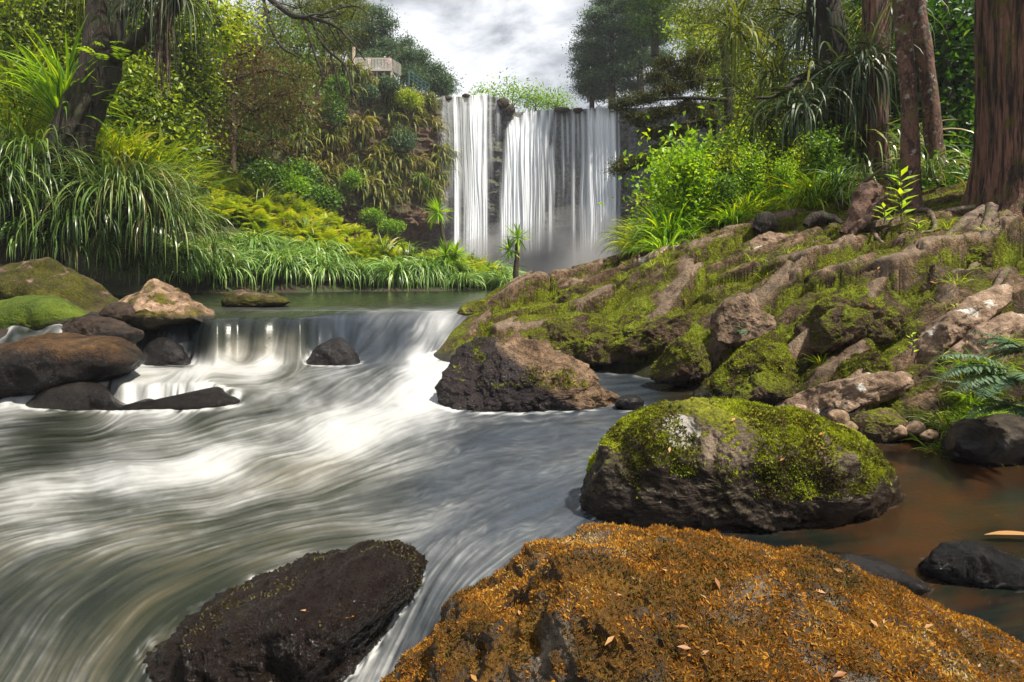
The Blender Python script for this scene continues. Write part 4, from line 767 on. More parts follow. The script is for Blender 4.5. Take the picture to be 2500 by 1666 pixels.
# drooping pale sedges along the water's edge of the left bank
pool = [proto(tussock(170, 2.0, .05, 300+i, 'pale', dr=(1.9, 3.4), el=(.9, 1.5)), 'sedge_clump', M['pale']) for i in range(4)]
sp = []
for i in range(84):
    u = rg.uniform(168, 508); Y = np.interp(u, [150, 300, 508], [26.2, 29.8, 31.8])+abs(rg.normal())*2.2+.2; sp.append(zpt(u, Y, zL, .1))
place(pool, sp, 'pale green sedge clump drooping over the far water edge', 'sedge', 'drooping sedges along the far water edge', rg, (.5, 1.7)); done(pool)
pool = [proto(tussock(90, 1.5, .05, 320+i, 'sedge', dr=(1.5, 3), el=(.8, 1.5)), 'grass_tuft', M['bright']) for i in range(3)]
place(pool, [zpt(rg.uniform(200, 510), rg.uniform(32, 37), zL, 0) for i in range(46)], 'bright green grass tuft among the ferns behind the drooping sedges', 'grass tuft', 'grass tufts on the left bank', rg, (.7, 1.2)); done(pool)
# yellow-green ferns on the left bank
def fernplant(seed, n, L, mat, npin=20, plen=.26, name='fern', el=(.5, 1.3), dr=(1.2, 2.2), pw=.3):
    g_ = np.random.default_rng(seed); mb = MB()
    for i in range(n):
        frond(mb, np.zeros(3), g_.random()*6.28, g_.uniform(*el), L*g_.uniform(.7, 1.1), g_.uniform(*dr), npin, L*plen, g_.uniform(.15, .9), g_, 7, pw)
    return mb.build(name, mat)
pool = [fernplant(340+i, 24, 2.0, M['fern'], el=(.7, 1.5), dr=(.4, 1.9)) for i in range(4)]
sp = [zpt(rg.uniform(195, 345), rg.uniform(33, 42), zL, .1) for i in range(84)]+[zpt(rg.uniform(340, 500), rg.uniform(33, 40), zL, .05) for i in range(44)]
place(pool, sp, lambda i: 'yellow green fern on the sunny slope below the dark trees' if i < 84 else 'low yellow green fern on the flat point near the cabbage trees', 'fern', None, rg, (.7, 1.15))
for o in list(COL.objects):
    if o.name.startswith('fern'): o['group'] = 'ferns on the sunny slope' if 'slope' in o.get('label', '') else 'ferns on the flat point'
done(pool)
# brown dock stalks
def dock(seed):
    g_ = np.random.default_rng(seed); mb = MB(); st = MB()
    for i in range(5):
        a = g_.random()*6.28; top = np.array([math.cos(a)*.18, math.sin(a)*.18, g_.uniform(.9, 1.35)]); tube(st, [(0, 0, 0), top*.6, top], .018, 5)
        n = 60; c = top*g_.uniform(.45, 1, n)[:, None]+g_.normal(size=(n, 3))*.045; leaves(mb, c, rvec(g_, n), rvec(g_, n), .09, .06, g_.random(n))
    r = root('dock_plant', (0, 0, 0), '', 'plant'); mb.build('seed_head', M['dock'], r); st.build('stem', M['dock'], r); return r
pool = [dock(360+i) for i in range(2)]
place(pool, [zpt(rg.uniform(280, 500), rg.uniform(33, 38), zL, .2) for i in range(22)], 'dry brown seed stalks standing above the ferns', 'dock plant', 'brown seed stalks on the left bank', rg, (.8, 1.2)); done(pool)

# big hanging cutty-grass clumps at the left
def bigsedge(u, v, Y, n, L, Wd, seed, label, mat='sedge', el=(.3, 1.45), dr=(1.8, 3.1), rad=.6, name='sedge_clump', grp=None, a=(0, 1)):
    mb = tussock(n, L, Wd, seed, mat, el=el, dr=dr, rad=rad, k=9, lift=.5, a=a); o = mb.build(name, M[mat]); o.location = tuple(P(u, v, Y)); return tag(o, label, 'sedge', grp)
bigsedge(120, 205, 20.5, 700, 3.1, .05, 401, 'largest silver green sedge clump hanging over the dark bank', 'sedge', rad=.9)
bigsedge(160, 232, 21.5, 560, 2.9, .05, 402, 'sedge clump hanging right of the largest one, tips near the water', 'sedge', rad=.8)
bigsedge(30, 178, 19.5, 620, 3.2, .05, 403, 'dark sedge clump spilling down at the foot of the leaning trunk', 'sedge', rad=.8, a=(0, .8))
bigsedge(-15, 205, 18.5, 520, 3.0, .05, 404, 'sedge clump cut by the left picture edge above the brown boulder', 'sedge', rad=.7, a=(0, .8))
bigsedge(75, 230, 20.0, 420, 2.6, .05, 405, 'lowest dark sedge clump just behind the brown boulder', 'sedge', rad=.7, a=(0, .7))
bigsedge(145, 205, 21.8, 380, 2.6, .05, 415, 'middle sedge clump between the two largest ones', 'sedge', rad=.6)
bigsedge(60, 205, 20.4, 380, 2.8, .05, 416, 'shaded sedge clump under the foot of the leaning trunk', 'sedge', rad=.6, a=(0, .8))
for i_, (u_, v_, Y_, L_) in enumerate(((100, 254, 21.0, 1.9), (140, 264, 22.5, 1.7), (182, 266, 24.2, 1.7), (62, 250, 20.2, 1.9), (25, 246, 19.4, 1.9), (118, 272, 22.6, 1.3), (165, 276, 24.0, 1.2))):
    bigsedge(u_, v_, Y_, 260, L_, .05, 440+i_, 'green sedge tuft low on the dark bank behind the mossy boulders', 'sedge' if i_ % 2 else 'pale', rad=.5, grp='low sedge tufts behind the mossy boulders')
bigsedge(92, 172, 22.5, 420, 2.3, .06, 406, 'bright yellow green grass clump above the largest sedge', 'yellow', rad=1.4, el=(.8, 1.5), dr=(.8, 2.2), name='grass_clump')
bigsedge(135, 180, 23.5, 420, 2.2, .06, 407, 'bright yellow green grass clump under the broad flax leaves', 'yellow', rad=1.5, el=(.8, 1.5), dr=(.8, 2.2), name='grass_clump')
bigsedge(165, 196, 24.5, 340, 2.1, .06, 408, 'yellow green grass clump sloping to the ferns', 'yellow', rad=1.3, el=(.8, 1.5), dr=(.8, 2.2), name='grass_clump')
bigsedge(15, 140, 22.0, 360, 2.6, .06, 409, 'bright grass clump behind the leaning trunk at the left edge', 'yellow', rad=1.5, el=(.7, 1.5), dr=(.8, 2.4), name='grass_clump')
bigsedge(62, 128, 20.2, 150, 3.0, .075, 410, 'upright green strap leaves growing from the left side of the leaning trunk', 'bright', rad=.3, el=(.4, 1.5), dr=(.3, 1.6))
bigsedge(66, 96, 20.0, 90, 2.6, .07, 411, 'smaller tuft of strap leaves higher on the left side of the leaning trunk', 'bright', rad=.25, el=(.2, 1.4), dr=(.3, 1.6))
bigsedge(22, 108, 21.5, 160, 3.1, .07, 412, 'loose olive strap leaves spreading left of the leaning trunk', 'olive', rad=.5, el=(.0, 1.3), dr=(.4, 1.8))
bigsedge(175, 262, 24.0, 120, 1.9, .075, 413, 'small sedge clump at the water behind the angular boulder', 'pale', rad=.3)
bigsedge(210, 258, 25.5, 130, 1.9, .075, 414, 'dark sedge clump between the big hanging sedges and the pale ones', 'sedge', rad=.4)
# broad flax
def flax(u, v, Y, n, L, Wd, seed, label):
    g_ = np.random.default_rng(seed); mb = MB(); az = g_.random(n)*6.283; base = np.stack([np.cos(az)*.5*g_.random(n), np.sin(az)*.4*g_.random(n), 0*az], 1)
    blades(mb, base, az, g_.uniform(.75, 1.5, n), L*g_.uniform(.6, 1.1, n), Wd*g_.uniform(.7, 1.2, n), g_.uniform(.6, 2.6, n), g_.random(n), 9, g_)
    o = mb.build('flax_plant', M['sedge']); o.location = tuple(P(u, v, Y)); tag(o, label, 'flax')
flax(122, 182, 24.0, 46, 3.2, .24, 421, 'broad leaved flax with folded straps left of the shaded hollow')
flax(165, 184, 25.0, 46, 3.0, .22, 422, 'broad leaved flax with bent tips right of its neighbour, above the ferns')
flax(196, 196, 27.0, 34, 2.4, .16, 423, 'smaller drooping flax at the edge of the fern slope')
flax(262, 205, 38.0, 60, 3.2, .12, 424, 'spiky flax fan standing in front of the dark shrubs')
flax(305, 232, 35.0, 26, 2.2, .12, 425, 'thin upright flax alone among yellow ferns')
flax(384, 252, 34.5, 26, 2.0, .12, 426, 'upright flax tuft among the ferns at mid bank')
flax(408, 255, 34.5, 26, 1.7, .12, 427, 'short flax tuft just left of the leaning cabbage tree')

# cabbage trees
def cabbage(label, trunk, heads, Y, dead=True, r0=.09):
    b = P(*trunk[0], Y); r = root('cabbage_tree', b, label, 'cabbage tree'); g_ = np.random.default_rng(int(trunk[0][0]))
    mb = MB()
    tube(mb, [P(u, v, Y)-b for u, v in trunk], np.linspace(r0*1.5, r0, len(trunk)), 9, 14, .25, 3, cap=False); mb.build('trunk', B_brown, r)
    for (u, v, s) in heads:
        c = P(u, v, Y)-b; L = s*Y/F; hb = MB(); n = 85; az = g_.random(n)*6.283
        blades(hb, np.repeat(c[None], n, 0), az, g_.uniform(-1.0, 1.5, n), L*g_.uniform(.75, 1.1, n), L*.07, g_.uniform(.05, .7, n), g_.uniform(.2, 1, n), 5, g_)
        hb.build('leaf_head', M['bright'], r)
    return r
cabbage('slim cabbage tree leaning on a thin stem in front of the veil of water', [(447, 252), (444, 240), (441, 226), (438, 214)], [(438, 212, 20)], 36.0)
cabbage('squat bushy cabbage tree without visible stem on the far point', [(450, 276), (450, 268), (450, 262)], [(446, 256, 21), (456, 254, 19), (451, 266, 18)], 31.9)
cabbage('forked cabbage tree at the tip of the point before the broad waterfall', [(517, 288), (516, 274), (517, 258), (518, 243)], [(518, 238, 19), (509, 250, 16)], 31.5, r0=.12)
cabbage('small cabbage tree in the upper right canopy beside the conifer', [(690, 70), (690, 60), (690, 50)], [(690, 46, 14)], 38.0)

# ------------------------------------------------------------------ trees
def pix(*l): return [np.array(P(u, v, Y)) for u, v, Y in l]
def tree(name, label, bark, stems, lobes, leaf, ncl, nlf, L, Wd, seed, cat='tree', grp=None, up=.5, gap=0.0, flat=False, spread=1.0, shell=.45, droop=0.0, twigs=0, segs=16, bump=.18, sub=0):
    """stems: list of [(u,v,Y,r_px)...]; lobes: (u,v,Y,ru,rv[,ry]) sizes in picture units at that depth"""
    sub_ = sub; b = P(*stems[0][0][:3]) if stems else P(*lobes[0][:3]); r = root(name, b, label, cat, grp); g_ = np.random.default_rng(seed)
    for i, s in enumerate(stems):
        mb = MB(); tube(mb, [P(*p[:3])-b for p in s], [p[3]*p[2]/F for p in s], 14 if i == 0 else 8, segs if len(s) > 2 else 6, bump, seed+i)
        mb.build('trunk' if i == 0 else 'branch', bark, r)
    if sub:
        mb = MB()
        for i, s in enumerate(stems):
            pth = spline([np.append(P(*p[:3])-b, p[3]*p[2]/F) for p in s], 24); ln = np.linalg.norm(pth[-1, :3]-pth[0, :3])
            for k in range(sub):
                j = g_.integers(6, 23); d = pth[min(j+1, 23), :3]-pth[j-1, :3]; d = d/np.linalg.norm(d)*.7+rvec(g_, 1)[0]*.8+np.array([0, 0, -.25]); l_ = ln*g_.uniform(.12, .38); q0 = pth[j, :3]; ps = [q0]
                for m_ in range(4): d = d+rvec(g_, 1)[0]*.45; d /= np.linalg.norm(d); ps.append(ps[-1]+d*l_/4)
                tube(mb, ps, np.linspace(max(pth[j, 3]*.45, .012), .008, 5), 5, 10)
        mb.build('fine_branches', bark, r)
    if lobes:
        mb = MB(); lb = []
        for l in lobes:
            k = l[2]/F; lb.append((P(*l[:3])-b, (l[3]*k, (l[5] if len(l) > 5 else (l[3]+l[4])*.5)*k, l[4]*k)))
        cs = crown(mb, lb, ncl, nlf, L, Wd, g_, up, flat, spread, gap, shell=shell, droop=droop)
        mb.build('crown', M[leaf], r)
        if twigs:
            tb = MB(); c0 = np.array([l[0] for l in lb])
            for c in cs[g_.permutation(len(cs))[:twigs]]:
                h = c0[np.argmin(((c0-c)**2).sum(1))]; mid = (h+c)/2+g_.normal(size=3)*.08*np.linalg.norm(c-h); tube(tb, [h, mid, c], [.03*L/.14, .018*L/.14, .008*L/.14], 4, 5)
            tb.build('twigs', bark, r)
    return r
# the leaning tree at the left, with its fork
tree('leaning_tree', 'dark leaning tree with forked trunk above the hanging sedges', B_dark,
     [[(22, 262, 20, 30), (46, 205, 20, 24), (62, 165, 20, 21), (79, 120, 20, 19), (93, 80, 20, 18.5), (102, 48, 20, 16), (107, 10, 20, 15), (111, -40, 20, 14)],
      [(104, 62, 20, 9), (126, 48, 19.8, 7.5), (150, 30, 19.5, 6.5), (172, 8, 19.2, 6), (190, -15, 19, 5)], [(108, 20, 20, 6), (130, 8, 20, 5), (160, -4, 20, 4)],
      [(88, 95, 19.6, 5), (78, 115, 19.4, 4), (68, 135, 19.2, 3)]], [], None, 0, 0, 0, 0, 1, bump=.3, segs=40)
fp = MB(); gf = np.random.default_rng(77)
for (u, v, az, L) in ((113, 44, 1.6, .75), (97, 58, 4.2, .8), (103, 62, 5.2, .6), (118, 58, 5.6, .8), (106, 48, 3.6, .5), (122, 62, 4.9, .6)): frond(fp, P(u, v, 19.2), az, 1.0, L, 2.0, 9, L*.4, .8, gf, 6, .28)
tag(fp.build('fern', M['bright']), 'small bright ferns perched in the fork of the leaning tree', 'fern')
def hang(u, v, Y, n, L, seed, label, mat='silver', Wd=.04, el=(-.9, 1.2), dr=(1.2, 2.8)):
    g_ = np.random.default_rng(seed); mb = MB(); az = g_.random(n)*6.283
    blades(mb, g_.normal(size=(n, 3))*.18, az, g_.uniform(*el, n), L*g_.uniform(.5, 1.1, n), Wd*g_.uniform(.6, 1.2, n), g_.uniform(*dr, n), g_.random(n), 8, g_)
    o = mb.build('perching_lily', M[mat]); o.location = tuple(P(u, v, Y)); tag(o, label, 'perching plant', None)
hang(178, -14, 19, 200, 2.9, 431, 'silvery strap leaves hanging from the branch at the top edge')
hang(140, -10, 19.4, 150, 2.0, 432, 'green strap leaves perched where the leaning tree forks at the top')
hang(85, -5, 20.4, 130, 2.2, 433, 'olive strap leaves left of the upper leaning trunk', 'olive')
rt = MB(); gf = np.random.default_rng(5)
for i in range(26):
    u = gf.uniform(148, 172); a = P(u, gf.uniform(-5, 10), 19+gf.normal()*.2); b = P(u+gf.normal()*3+3, gf.uniform(60, 100), 19+gf.normal()*.2); tube(rt, [a, (a+b)/2+gf.normal(size=3)*.08, b], [.03, .022, .008], 5, 8)
tag(rt.build('aerial_roots', B_root), 'thin pale aerial roots dangling under the silvery strap leaves', 'roots')

# glossy broadleaf trees, left
GL = 'tree'
tree('broadleaf_tree', 'dense glossy broadleaf tree filling the upper left corner', B_dark, [[(20, 200, 27, 9), (15, 120, 27, 8), (10, 40, 27, 6)]], [(10, 30, 27, 60, 45), (55, 70, 27, 45, 40), (0, 95, 26, 50, 40), (70, 10, 28, 50, 35), (35, 130, 26, 40, 30)], 'gloss', 1500, 12, .26, .14, 501, gap=.25, twigs=40, spread=1.3)
tree('broadleaf_tree', 'rounded glossy bush right of the leaning trunk', B_dark, [[(150, 190, 26, 7), (148, 150, 26, 6), (146, 110, 26, 4)]], [(140, 120, 26, 42, 42), (165, 150, 26, 28, 32), (120, 90, 26.5, 28, 28), (155, 90, 27, 32, 25), (185, 140, 27, 14, 22)], 'gloss', 1300, 12, .25, .14, 502, gap=.2, twigs=30, spread=1.25)
tree('broadleaf_tree', 'glossy tree with lit leaf sprays between the fork and the brown trees', B_dark, [[(150, 160, 29, 6), (152, 90, 29, 5), (150, 20, 29, 4)]], [(150, 45, 29, 35, 30), (185, 60, 29, 25, 30), (130, 15, 29, 40, 25), (190, 20, 29, 28, 22), (200, 95, 29, 15, 22)], 'gloss', 1000, 11, .26, .14, 503, gap=.38, twigs=40, spread=1.25)
tree('broadleaf_tree', 'yellow green leafy branch hanging against the hazy trees at the top', B_dark, [[(205, -20, 27, 4), (215, 15, 27, 3), (228, 40, 27, 2)]], [(212, 25, 27, 16, 18), (228, 42, 27, 14, 12), (205, 5, 27, 20, 12), (240, 15, 27, 14, 10)], 'yellow', 170, 10, .24, .13, 504, gap=.4, twigs=14, spread=1.2)
# dark trunks and dry brown trees behind
tree('dry_tree', 'brown dry podocarp leaning over the shaded hollow', B_dark, [[(182, 165, 36, 5), (178, 110, 36, 6), (172, 60, 36, 6), (165, 0, 36, 6)], [(182, 130, 36, 2.5), (205, 112, 36, 2), (235, 100, 36, 1.5), (262, 118, 36, 1)], [(178, 95, 36, 2.5), (215, 85, 36, 2), (250, 75, 36, 1.2)], [(186, 118, 36, 2), (225, 122, 36, 1.5), (255, 132, 36, 1)]],
     [(225, 80, 36, 35, 20), (250, 110, 36, 32, 18), (215, 118, 36, 30, 14), (275, 95, 37, 28, 18), (240, 55, 38, 40, 16), (285, 120, 37, 22, 14), (205, 150, 36, 22, 12), (230, 140, 36, 24, 12)], 'brown', 620, 15, .30, .05, 511, gap=.45, flat=True, spread=1.3, droop=.3, twigs=90)
tree('dry_tree', 'second dry brown tree behind the first, brown feathery boughs', B_dark, [[(232, 190, 42, 3), (234, 140, 42, 3), (236, 70, 42, 3), (240, 10, 42, 3)], [(236, 80, 42, 2), (270, 70, 42, 1.2), (300, 82, 42, .8)]],
     [(255, 60, 42, 35, 22), (290, 75, 42, 28, 18), (230, 30, 42, 35, 22), (300, 105, 42, 22, 16), (270, 140, 42, 26, 18), (190, 40, 40, 26, 30)], 'brown', 560, 15, .34, .055, 512, gap=.45, flat=True, spread=1.3, droop=.3, twigs=80)
tree('broadleaf_tree', 'green tree in shade showing behind the dry brown trees', B_dark, [[(255, 190, 50, 4), (252, 110, 50, 4), (250, 40, 50, 3)]], [(240, 60, 50, 40, 40), (280, 90, 50, 34, 36), (215, 110, 48, 34, 40), (255, 130, 49, 34, 26), (290, 40, 51, 30, 24)], 'dark', 900, 12, .40, .2, 515, gap=.2, spread=1.2)
tree('slim_tree', 'slim pale trunk standing in the shaded hollow', B_root, [[(234, 172, 40, 2.2), (233, 150, 40, 2), (234, 125, 40, 1.8), (232, 95, 40, 1.5)]], [], None, 0, 0, 0, 0, 513)
tree('overhanging_tree', 'tree with bare dark boughs reaching over the lookout, thin olive foliage', B_dark,
     [[(215, -60, 34, 3.72), (255, -15, 34, 3.10), (290, 14, 34, 2.60), (312, 18, 34, 2.23), (335, 26, 34, 1.61), (352, 42, 34, 1.12), (365, 60, 34, 0.62)], [(312, 18, 34, 1.86), (318, 36, 34, 1.61), (330, 52, 34, 1.36), (345, 66, 34, 1.12), (352, 90, 34, 0.87), (358, 100, 34, 0.56)],
      [(300, 16, 34, 1.49), (308, 34, 34, 1.36), (315, 55, 34, 1.18), (322, 75, 34, 0.87), (318, 92, 34, 0.56)], [(316, 17, 34, 1.24), (335, 10, 34, 0.93), (355, 6, 34, 0.74), (368, 14, 34, 0.50)], [(262, -10, 34, 1.86), (268, 20, 34, 1.49), (280, 45, 34, 1.12), (300, 58, 34, 0.74)], [(330, 52, 34, 0.99), (336, 75, 34, 0.81), (342, 95, 34, 0.56)], [(335, 26, 34, 0.99), (345, 48, 34, 0.74), (362, 78, 34, 0.43)]],
     [(300, 8, 35, 30, 16), (340, 14, 35, 28, 14), (325, 40, 35, 26, 16), (270, 12, 36, 30, 18), (300, 50, 35, 20, 14), (340, 46, 35, 10, 8), (355, 12, 35, 12, 10), (280, 38, 36, 20, 14), (300, 74, 36, 16, 8)], 'olive', 620, 13, .17, .06, 514, gap=.5, flat=True, spread=1.7, twigs=90, segs=26, sub=9, bump=.3)
# shrubs at the foot of the left cliff
SH = [(247, 146, 44, 17, 18, 'dark', 'blue green rounded bush below the dry trees'), (264, 176, 42, 17, 12, 'dark', 'dark green bush between the spiky flax and the cliff'), (287, 186, 43, 15, 10, 'bright', 'fresh green low bush at the back of the fern slope'),
      (318, 198, 46, 18, 10, 'dark', 'dark bush under the cliff hanging over the ferns'), (300, 174, 48, 12, 10, 'dark', 'small dark bush clinging under the yellow cliff tussocks'), (215, 175, 40, 20, 16, 'olive', 'olive bush in the shaded hollow'),
      (335, 105, 60, 10, 22, 'dark', 'tall dark green bush climbing the middle of the cliff'), (402, 140, 67, 13, 13, 'blue', 'blue green bush growing half way up the cliff'), (338, 84, 60, 9, 8, 'dark', 'green bush below the left end of the lookout'), (282, 210, 40, 16, 8, 'olive', 'olive bush above the yellow ferns'),
      (388, 84, 66, 10, 6, 'blue', 'green bush directly under the lookout deck'), (368, 92, 65, 8, 7, 'blue', 'grey green bush on the scree below the lookout'), (407, 98, 68, 12, 9, 'yellow', 'pale green bush at the cliff edge left of the falls'), (255, 222, 38, 18, 7, 'yellow', 'yellow green low shrub inside the fern slope'),
      (372, 215, 64, 9, 5, 'bright', 'leafy green patch low on the brown cliff'), (352, 178, 60, 7, 8, 'bright', 'bright leafy patch on the cliff beside the tussocks'), (418, 180, 70, 8, 6, 'dark', 'dark leafy patch low on the cliff near the falls'), (392, 226, 62, 10, 4, 'bright', 'green plants along the ledge above the overhang')]
for i, (u, v, Y, ru, rv, mt, lb) in enumerate(SH):
    tree('shrub', lb, B_dark, [[(u, v+rv, Y, 1.2), (u, v, Y, .8), (u+2, v-rv*.6, Y, .4)]], [(u, v, Y, ru*.85, rv*.85), (u-ru*.45, v+rv*.35, Y, ru*.5, rv*.5), (u+ru*.5, v+rv*.2, Y, ru*.45, rv*.5)], mt, 300, 11, (.30 if Y < 50 else .17)*Y/45, (.16 if Y < 50 else .09)*Y/45, 530+i, 'shrub', None, gap=.15, spread=.8)
# tussocks hanging on the cliff
pool = [proto(tussock(46, 1.9, .12, 600+i, 'straw', el=(-.2, 1.2), dr=(1.6, 3.0), k=5, rad=.3), 'cliff_tussock', M['straw' if i % 2 else 'olive']) for i in range(5)]
sp = []; gq = np.random.default_rng(17); cand = 0
while len(sp) < 170:
    u = gq.uniform(285, 440); tq = gq.uniform(.16, .99)
    if noise3(np.array([[u*.06, tq*5.0, .5]]), 12)[0] < -.12+.5*(tq < .42)-.25*(u < 345): continue
    p, n_ = cliff_pt(u, tq); p[:2] += n_*.25; sp.append(p)
place(pool, sp, 'straw and green tussock hanging on the cliff face left of the falls', 'tussock', 'tussocks hanging on the cliff', rg, (.75, 1.5)); done(pool)

# rim trees
def rimtree(name, label, u, vt, vb, hw, Y, leaf, seed, ncl=420, lean=0, pads=9, grp=None, ls=1.0):
    g_ = np.random.default_rng(seed); lobes = []
    for k in range(pads):
        f = (k+.5)/pads; v = vt+(vb-vt)*f*.88; wv = hw*(.35+.65*math.sin(min(1, f*1.25+.12)*math.pi*.62)); sgn = (-1)**k
        lobes.append((u+lean*(1-f)+sgn*wv*g_.uniform(.2, .6), v, Y+g_.normal()*1.5, wv*g_.uniform(.42, .62), (vb-vt)/pads*g_.uniform(.34, .52)))
    st = [[(u, vb+4, Y, hw*.09+.6), (u+lean*.3, (vt+vb)/2, Y, hw*.06+.4), (u+lean, vt+3, Y, .4)]]
    for l in lobes[1::2]: st.append([(u+lean*.4, l[1]+4, Y, hw*.03+.3), (l[0], l[1]+1, l[2], .25)])
    return tree(name, label, B_dark, st, lobes, leaf, ncl, 16, .40*Y/80*ls, .13*Y/80*ls, seed, flat=True, spread=.95, gap=.15, up=.8, grp=grp)
rimtree('podocarp_tree', 'blue green podocarp tree rising behind the lookout', 372, 10, 70, 24, 72, 'blue', 701, 900, pads=10)
rimtree('podocarp_tree', 'lighter tree crowding left behind the lookout', 350, -8, 62, 26, 74, 'olive', 702, 800)
rimtree('podocarp_tree', 'dark rounded podocarp right of the lookout', 402, 40, 84, 17, 78, 'blue', 703, 520, pads=7)
rimtree('podocarp_tree', 'dark podocarp stepping down beside the green fence', 418, 52, 90, 14, 80, 'blue', 704, 420, pads=6)
rimtree('podocarp_tree', 'lowest small dark podocarp before the lip of the falls', 434, 66, 95, 14, 82, 'blue', 705, 380, pads=5)
rimtree('podocarp_tree', 'little dark conifer closest to the lip of the falls', 446, 78, 97, 8, 84, 'blue', 706, 180, pads=4)
rimtree('podocarp_tree', 'pale tree half hidden at the top edge left of the sky', 322, -20, 60, 30, 76, 'olive', 707, 800)
rimtree('podocarp_tree', 'tall hazy blue conifer with layered boughs right of the sky', 612, -12, 104, 36, 78, 'blue', 711, 2400, pads=13)
rimtree('podocarp_tree', 'short blue conifer at the foot of the tall hazy one', 592, 50, 104, 22, 80, 'blue', 712, 1000, pads=7)
rimtree('podocarp_tree', 'hazy conifer just right of the tall layered one', 640, -30, 100, 34, 76, 'blue', 713, 1900, pads=11)
rimtree('pine_tree', 'dark pine with heavy boughs at the top right of the sky', 655, -50, 52, 40, 62, 'dark', 714, 1000, pads=9, ls=1.1)
for i, (u, v, ru, rv, lb) in enumerate(((485, 97, 9, 9, 'small pale bush peeping over the lip between the two falls'), (512, 92, 20, 12, 'widest airy pale bush behind the falls against the sky'), (535, 98, 14, 9, 'airy bush just right of the widest one behind the falls'), (556, 101, 14, 7, 'low airy bush behind the lip of the broad waterfall'))):
    tree('rim_bush', lb, B_dark, [[(u, 112, 96, .8), (u+1, v+3, 96, .5), (u+2, v-3, 96, .3)], [(u, 108, 96, .5), (u-ru*.6, v, 96, .25)], [(u, 108, 96, .5), (u+ru*.6, v, 96, .25)]], [(u, v, 96, ru*.8, rv), (u-ru*.5, v+3, 96, ru*.45, rv*.6), (u+ru*.5, v+3, 96, ru*.5, rv*.6)], 'bright', 150, 8, .5, .22, 720+i, 'bush', None, gap=.5, spread=1.3)
M['needle'] = leafmat('dark_needle', [(0, (.014, .022, .008)), (.5, (.05, .07, .014)), (.8, (.13, .13, .018)), (1, (.26, .20, .03))], .25, .6)
# conifer reaching out from the right with flat layered pads
PD = [(626, 102, 30, 15, 4), (648, 97, 30, 14, 4), (668, 90, 30.3, 15, 5), (690, 82, 31, 16, 6), (640, 118, 30, 16, 3.5), (664, 113, 30, 14, 4), (688, 106, 31, 14, 5), (652, 133, 30, 14, 3.5), (676, 130, 30.5, 14, 4), (628, 165, 29, 12, 4), (618, 170, 29, 6, 2.5), (646, 160, 29, 12, 4), (662, 148, 29.5, 11, 3), (682, 72, 31, 14, 5), (665, 64, 31, 12, 4), (700, 58, 32, 16, 6), (705, 120, 31, 14, 6), (655, 75, 30.5, 10, 3)]
tree('layered_conifer', 'conifer with flat layered boughs reaching out toward the falls', B_dark,
     [[(735, 190, 31, 5), (730, 140, 31, 5), (728, 90, 31, 4.5), (722, 30, 31, 4)], [(730, 100, 31, 2.4), (690, 98, 30, 1.8), (655, 100, 30, 1.3), (620, 106, 30, .7)], [(730, 120, 31, 2.4), (695, 122, 30.5, 1.8), (660, 128, 30, 1.3), (635, 126, 30, .7)],
      [(732, 170, 31, 2.2), (700, 158, 30, 1.8), (665, 166, 29, 1.4), (640, 162, 29, 1), (618, 170, 29, .6)], [(728, 80, 31, 2.2), (695, 80, 30.5, 1.6), (660, 92, 30, 1), (645, 95, 30, .6)], [(690, 98, 30, 1.4), (665, 115, 30, .9), (640, 120, 30, .5)], [(726, 60, 31, 2), (700, 58, 32, 1.4), (670, 62, 32, .7)]],
     PD, 'needle', 1500, 20, .22, .04, 741, flat=True, spread=.62, gap=.12, up=.9, shell=.6, twigs=60)
# mid right canopy
tree('broadleaf_tree', 'pale yellow green tree above the layered conifer', B_dark, [[(715, 170, 37, 3), (712, 110, 37, 2.5), (708, 60, 37, 2)]], [(705, 60, 37, 26, 22), (725, 90, 37, 24, 20), (700, 30, 37, 24, 18), (735, 60, 37, 22, 24), (745, 110, 36, 18, 16)], 'yellow', 700, 13, .26, .12, 742, gap=.25, spread=1.2)
tree('podocarp_tree', 'shaggy olive podocarp at the top right with drooping boughs', B_dark, [[(790, 190, 27, 4), (785, 100, 27, 4), (775, 0, 27, 4)], [(785, 95, 27, 2), (760, 98, 26, 1.4), (738, 88, 26, .9), (722, 72, 26, .5)], [(785, 70, 27, 2), (765, 60, 26, 1.4), (740, 45, 26, .7)]],
     [(745, 40, 27, 30, 20), (775, 20, 27, 34, 20), (700, 10, 30, 30, 16), (840, 40, 26, 24, 24), (730, 15, 28, 26, 16), (735, 75, 27, 24, 16), (770, 85, 27, 28, 18), (800, 60, 27, 24, 20), (760, 0, 27, 40, 16), (815, 15, 27, 30, 20), (755, 115, 27, 24, 16), (790, 125, 26, 22, 14)], 'olive', 1200, 15, .24, .06, 743, gap=.3, flat=True, spread=1.4, droop=.5, twigs=70)
tree('broadleaf_tree', 'green leafy tree behind the slim trunks at the right', B_dark, [[(880, 200, 27, 3), (878, 100, 27, 3), (872, 0, 27, 3)]], [(880, 40, 27, 28, 40), (850, 90, 27, 26, 40), (880, 130, 27, 28, 36), (835, 150, 28, 26, 30), (850, 20, 28, 28, 30)], 'backlit', 900, 12, .32, .18, 744, gap=.15, spread=1.25)
tree('broadleaf_tree', 'bright backlit broad leaves between the slim trunks and the giant one', B_dark, [[(942, 205, 23, 4), (946, 100, 23, 4), (948, 0, 23, 4)]], [(940, 30, 23, 26, 36), (945, 80, 23, 24, 34), (935, 130, 23, 26, 30), (950, 165, 22, 24, 24), (920, 60, 25, 22, 40)], 'backlit', 800, 11, .34, .22, 745, gap=.12, spread=1.25)
